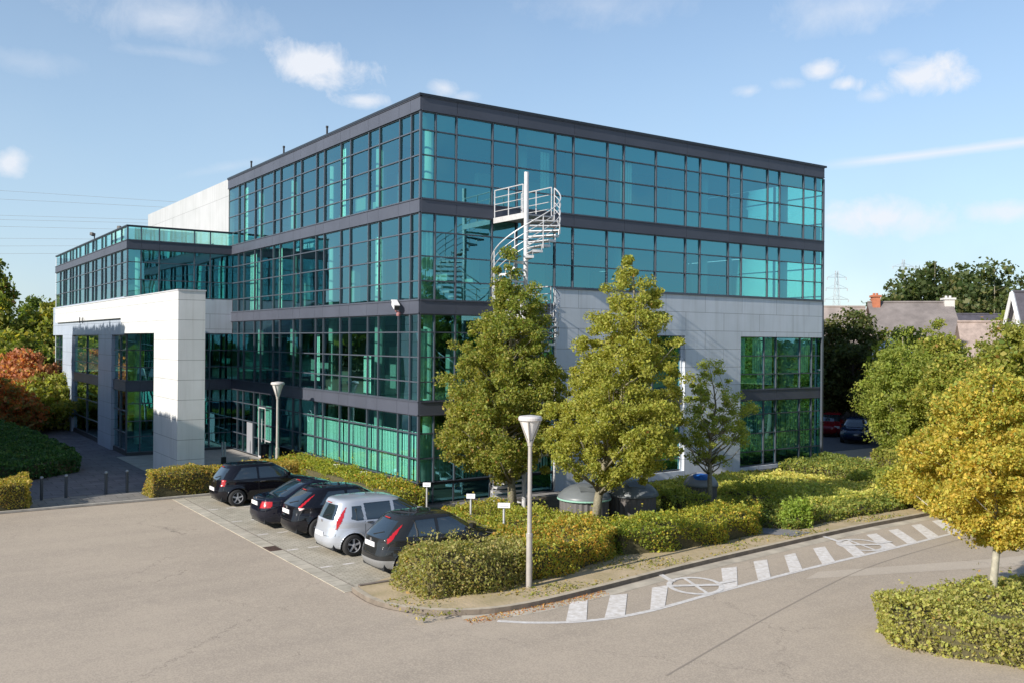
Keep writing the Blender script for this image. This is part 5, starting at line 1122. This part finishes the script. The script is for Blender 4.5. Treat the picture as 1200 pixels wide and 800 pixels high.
# ------------------------------------------------------------------ houses beyond
M_SLATE = mat('slate_roof', (.20, .175, .165), .8, noise=(1.2, .25)); M_SLATED = mat('dark_tiles', (.075, .07, .085), .7, noise=(2, .25)); M_BRICK = mat('brick_orange', (.42, .15, .08), .9, noise=(3, .2))
M_RENDER = mat('render_pale', (.60, .58, .54), .9, noise=(.8, .08)); M_TILE = mat('tile_roof', (.30, .255, .23), .85, noise=(1.2, .25))
def house(name, pa, pb, depth, eave, ridge, label, roofm, wallm=None, chim=(), group='houses behind the trees', windows=(), skew=0., barge=False):
    """pa, pb: ground ends of the front wall; ridge parallel to it"""
    d = (pb - pa).normalized(); n_ = Vector((-d.y, d.x, 0)); ln = (pb - pa).length
    r_ = empty(name, pa, label, 'house', group)
    def Q(s_, t_, z): return pa + d * s_ + n_ * t_ + Vector((0, 0, z))
    w_ = MB(); vs = [Q(0, 0, 0), Q(ln, 0, 0), Q(ln, depth, 0), Q(0, depth, 0), Q(0, 0, eave), Q(ln, 0, eave), Q(ln, depth, eave), Q(0, depth, eave), Q(0, depth / 2, ridge - .1), Q(ln, depth / 2, ridge - .1)]
    w_.add(vs, [(0, 1, 5, 4), (2, 3, 7, 6), (1, 2, 6, 9, 5), (3, 0, 4, 8, 7)]); w_.build('wall', wallm or M_RENDER, r_)
    o = .3; f = MB(); e2 = eave - o * (ridge - eave) / (depth / 2)
    for s0, s1 in ((-o, ln + o),):
        for z_ in (.0, .12):
            pass
        vs = [Q(s0, -o, e2), Q(s1, -o, e2), Q(s1, depth / 2, ridge), Q(s0, depth / 2, ridge), Q(s0, depth + o, e2), Q(s1, depth + o, e2)]
        up_ = [v + Vector((0, 0, .14)) for v in vs]
        f.add(vs + up_, [(6, 7, 8, 9), (9, 8, 11, 10), (3, 2, 1, 0), (4, 5, 2, 3), (0, 1, 7, 6), (5, 4, 10, 11), (0, 6, 9, 3), (3, 9, 10, 4), (1, 2, 8, 7), (2, 5, 11, 8)])
    rf = f.build('roof', roofm, r_)
    q = MB(); q.tube([Q(-o, depth / 2, ridge + .16), Q(ln + o, depth / 2, ridge + .16)], .10, 6); q.build('ridge_tiles', roofm, rf)
    if barge:
        q = MB(); a_, b_, c_ = Q(-o - .03, -o, e2 + .05), Q(-o - .03, depth / 2, ridge + .1), Q(-o - .03, depth + o, e2 + .05)
        for u0, u1 in ((a_, b_), (b_, c_)): q.tube([u0, u1], .14, 4)
        q.build('barge_board', mat('white_trim', (.8, .8, .8), .5), rf)
    for (s_, t_, hh, ww, mm_) in chim:
        c_ = Q(s_, t_, ridge - 1.0 + hh / 2); q = MB(); q.obox(c_, d, n_, (0, 0, 1), ww, .45, hh / 2 + .5); q.obox(Q(s_, t_, ridge - .5 + hh), d, n_, (0, 0, 1), ww + .08, .53, .07)
        for k_ in (-.4, .4): q.tube([Q(s_ + k_ * ww, t_, ridge - .45 + hh), Q(s_ + k_ * ww, t_, ridge - .27 + hh)], .09, 8)
        q.build('chimney', mm_, rf)
    for (s_, z_, ww, hh) in windows:
        q = MB(); q.obox(Q(s_, -.03, z_), d, (0, 0, 1), n_, ww, hh, .03); wi = q.build('window', M_CGLASS, r_)
        q = MB(); q.obox(Q(s_, -.05, z_ - hh - .06), d, (0, 0, 1), n_, ww + .1, .05, .08); q.build('sill', mat('white_trim', (.8, .8, .8)), wi)
    return r_
def wall_pts(px0, px1, d0, d1): return at_px(px0, d0), at_px(px1, d1)
a, b = wall_pts(905, 1026, 66, 65); house('terraced_house', a, b, 9, 5.2, 8.6, 'long low house with a brown roof just right of the glass building', M_TILE, windows=[(2, 3.2, .5, .7), (5, 3.2, .5, .7)])
a, b = wall_pts(1036, 1132, 64, 63); house('terraced_house', a, b, 9, 5.0, 8.9, 'house with a grey slate roof between the orange chimney and the pale chimney', M_SLATE, chim=[(.25, 4.5, 1.1, .26, M_BRICK), (5.3, 4.6, .9, .34, M_RENDER)], windows=[(1.5, 3.2, .5, .7), (4, 3.2, .5, .7)])
a, b = wall_pts(1142, 1260, 88, 87); house('terraced_house', a, b, 10, 5, 8.9, 'house with a dark slate roof farther back behind the pale chimney', M_SLATED)
a, b = wall_pts(1140, 1182, 55, 54.5); house('garage', a, b, 6, 4.0, 7.25, 'small outbuilding with a tan tiled roof in front of the slate roofed houses', mat('tan_tiles', (.33, .26, .225), .85, noise=(3, .25)))
a, b = wall_pts(1219, 1310, 54, 53); house('detached_house', a, b, 9.5, 3.6, 9.2, 'house with a steep dark roof and white barge board at the right edge', M_SLATED, barge=True, windows=[(3, 2.2, .6, .7)])
# white tent-like canopy
c_ = at_px(1046, 58, 0); r_ = empty('garden_canopy', c_, 'white peaked canopy among the trees below the slate roof', 'canopy')
q = MB(); q.lathe([(0, 6.45), (.2, 6.35), (.8, 5.9), (1.25, 5.5), (1.25, 5.2)], c_, 10); q.build('cover', mat('canvas_white', (.8, .8, .8), .8), r_)
q = MB()
for k_ in range(4):
    a_ = PI / 4 + k_ * PI / 2; q.tube([c_ + Vector((1.15 * math.cos(a_), 1.15 * math.sin(a_), 0)), c_ + Vector((1.15 * math.cos(a_), 1.15 * math.sin(a_), 5.4))], .05, 6)
q.build('poles', M_STEEL, r_)
# reflected houses over the road behind the camera
a, b = Vector((26, -66, 0)), Vector((4, -66, 0)); house('apartment_house', a, b, 9, 9.5, 12.5, 'pale rendered house across the road, mirrored in the glass near the corner', M_RENDER, M_SLATED, group='houses across the road', windows=[(3, 7.4, .9, 1.1), (8, 7.4, .9, 1.1), (13, 7.4, .9, 1.1), (18, 7.4, .9, 1.1), (3, 3.4, .9, 1.1), (8, 3.4, .9, 1.1), (13, 3.4, .9, 1.1)])
a, b = Vector((62, -62, 0)), Vector((36, -64, 0)); house('apartment_house', a, b, 9, 6, 9.5, 'lower brick house across the road, mirrored in the right half of the glass', M_SLATE, mat('brick_red', (.30, .14, .10), .9), group='houses across the road', windows=[(3, 3.4, .9, 1.1), (9, 3.4, .9, 1.1), (15, 3.4, .9, 1.1), (21, 3.4, .9, 1.1)])
# blue banded shed at the left edge
a, b = at_px(-60, 104), at_px(44, 112); d_ = (b - a).normalized(); n_ = Vector((-d_.y, d_.x, 0)); r_ = empty('warehouse', a, 'low grey shed with a blue sign band among the trees at the left edge', 'building')
q = MB(); q.obox((a + b) / 2 + n_ * 6 + Vector((0, 0, 3.4)), d_, n_, (0, 0, 1), (b - a).length / 2, 6, 3.4); q.build('wall', mat('shed_wall', (.30, .29, .29), .8, noise=(.5, .15)), r_)
q = MB(); q.obox((a + b) / 2 + n_ * 6 + Vector((0, 0, 7.35)), d_, n_, (0, 0, 1), (b - a).length / 2 + .2, 6.2, .62); bd = q.build('sign_band', mat('blue_band', (.05, .15, .26), .6), r_)
q = MB(); q.obox((a + b) / 2 + n_ * 6 + Vector((0, 0, 8.03)), d_, n_, (0, 0, 1), (b - a).length / 2 + .3, 6.3, .06); q.build('roof', mat('light_coping', (.55, .56, .58)), r_)
q = MB(); ln = (b - a).length
for s_ in (ln - 6.9, ln - 5.2, ln - 2.6, ln - 1.1):
    c_ = a + d_ * s_ - n_ * .24 + Vector((0, 0, 7.3)); pts = [c_ + d_ * .42 * math.cos(t_) + Vector((0, 0, .34 * math.sin(t_))) for t_ in np.linspace(.6 if s_ != ln - 5.2 else 0, 5.6 if s_ != ln - 5.2 else 2 * PI, 12)]; q.tube(pts, .07, 5)
q.build('lettering', mat('letter_white', (.8, .8, .8), .6), bd)
# ------------------------------------------------------------------ pylons and wires
def pylon(px, d, ztop, label, w_=3.4):
    c_ = at_px(px, d); r_ = empty('pylon', c_, label, 'pylon', 'electricity pylons on the horizon'); M_ = mat('pylon_steel', (.42, .45, .48), .6)
    q = MB(); h = ztop; t_ = .09
    cn = [(-1, -1), (1, -1), (1, 1), (-1, 1)]
    def wd(z): return w_ * (1 - z / h) ** 1.1 * .5 + .35
    lv_ = np.linspace(0, h * .97, 13)
    for sx, sy in cn: q.tube([c_ + rt0 * sx * wd(z) + fw * sy * wd(z) + Vector((0, 0, z)) for z in lv_], t_, 4)
    for z, z2 in zip(lv_[:-1], lv_[1:]):
        for k_ in range(4):
            (a0, b0), (a1, b1) = cn[k_], cn[(k_ + 1) % 4]; q.tube([c_ + rt0 * a0 * wd(z) + fw * b0 * wd(z) + Vector((0, 0, z)), c_ + rt0 * a1 * wd(z2) + fw * b1 * wd(z2) + Vector((0, 0, z2))], t_ * .6, 3)
    q.build('lattice', M_, r_)
    for f_ in (.66, .78, .90):
        a_ = MB(); z = h * f_; s_ = w_ * (1.9 - f_) ; a_.tube([c_ - rt0 * s_ + Vector((0, 0, z)), c_ + rt0 * s_ + Vector((0, 0, z))], t_ * .9, 4); a_.tube([c_ - rt0 * s_ + Vector((0, 0, z)), c_ + Vector((0, 0, z + 1.5)), c_ + rt0 * s_ + Vector((0, 0, z))], t_ * .6, 3)
        for sg in (-1, 1): a_.tube([c_ + rt0 * s_ * sg + Vector((0, 0, z)), c_ + rt0 * s_ * sg + Vector((0, 0, z - 1.0))], .22, 5)
        a_.build('cross_arm', M_, r_)
pylon(980, 330, 33, 'distant lattice pylon beside the end of the glass building'); pylon(1058, 400, 44, 'taller distant lattice pylon above the slate roofs', 4.5)
names = ['topmost', 'second', 'third', 'fourth', 'fifth', 'sixth', 'seventh', 'lowest']
for (ya, yb), nm_ in zip([(223, 236), (233, 243), (252, 258), (257, 262), (265, 270), (279, 281), (288, 288), (297, 297)], names):
    D = 190; pts = []
    for k_ in range(13):
        t_ = k_ / 12; px = -700 + 1000 * t_; py = ya + (yb - ya) * ((px) / 200) + 10 * ((px - 100) / 800) ** 2 - .15
        pts.append(Vector(CAM) + (rt * ((px - 600) / 1082.3) - up * ((py - 399.5) / 1082.3) + fw) * D)
    q = MB(); q.tube([tuple(p_) for p_ in pts], .026, 4); props(q.build('power_line', mat('wire', (.30, .32, .34), .6), None), 'thin power line crossing the sky at left, %s of the eight' % nm_, 'power line', 'power lines at left')
# far belt of trees closing the horizon
def belt(name, az0, az1, dist, h, label, seed, n=26000):
    g = np.random.default_rng(seed); a_ = g.uniform(az0, az1, n); r0 = dist + g.uniform(0, 26, n)
    top = h * (.72 + .16 * np.sin(a_ * 37 + seed) + .10 * np.sin(a_ * 91) + .06 * np.sin(a_ * 211))
    z = g.random(n) ** .7 * top; P = np.c_[CAM[0] + np.sin(a_) * r0, CAM[1] + np.cos(a_) * r0, z]
    o = leaf_object(name, P, 1.25, GF, None, .05); props(o, label, 'trees', None, 'stuff')
belt('distant_trees', R(-95), R(12), 150, 10, 'far belt of trees on the horizon at left', 5); belt('distant_trees', R(44), R(120), 165, 10, 'far belt of trees on the horizon at right', 6)
belt('distant_trees', R(120), R(265), 150, 10, 'far belt of trees behind the viewer, mirrored in the glass', 7, 30000)
# a screen of trees before the house walls
for i, (px, d, top, s, pal, lb) in enumerate([(972, 63.3, 7.6, 1.6, GD, 'small dark tree before the brown roofed house'), (1036, 62, 7.0, 1.6, G1, 'small olive tree below the orange chimney'), (1062, 54, 7.1, 2.2, G2, 'feathery yellow-topped tree in front of the slate roof'),
                                        (1105, 50, 6.9, 2.0, G2, 'yellow-green tree left of the tan tiled outbuilding'), (1150, 44, 5.4, 2.0, G1, 'low green tree under the tan tiled outbuilding'), (1195, 40, 7.0, 2.0, G1, 'green tree filling the right edge under the steep dark roof')]):
    q = at_px(px, d); rtree(q.x, q.y, s, lb, pal, 140 + i, n=260, h=top - .8, zlo=.8, leaf=.17, per=55, gaps=.15, group='trees before the houses')

hedge('shade_screen', [(-22.9, 7.3), (-20.2, 7.3), (-20.2, 17.9), (-22.9, 17.9)], 0, 10.25, 'lower leafy screen added beyond the left edge to shade the forecourt, standing in for trees', GD, leaf=.26, dens=46, seed=90, rough=.06, group='shade screens added beyond the left edge')  # added out of view, height set to shade the path and portal pillar
hedge('shade_screen', [(-22.9, 18.1), (-20.2, 18.1), (-20.2, 33.5), (-22.9, 33.5)], 0, 14.15, 'taller leafy screen added beyond the left edge to shade the wing, mirrored in its glass', GD, leaf=.26, dens=46, seed=91, rough=.06, group='shade screens added beyond the left edge')  # added out of view, height set to shade the wing header and piers
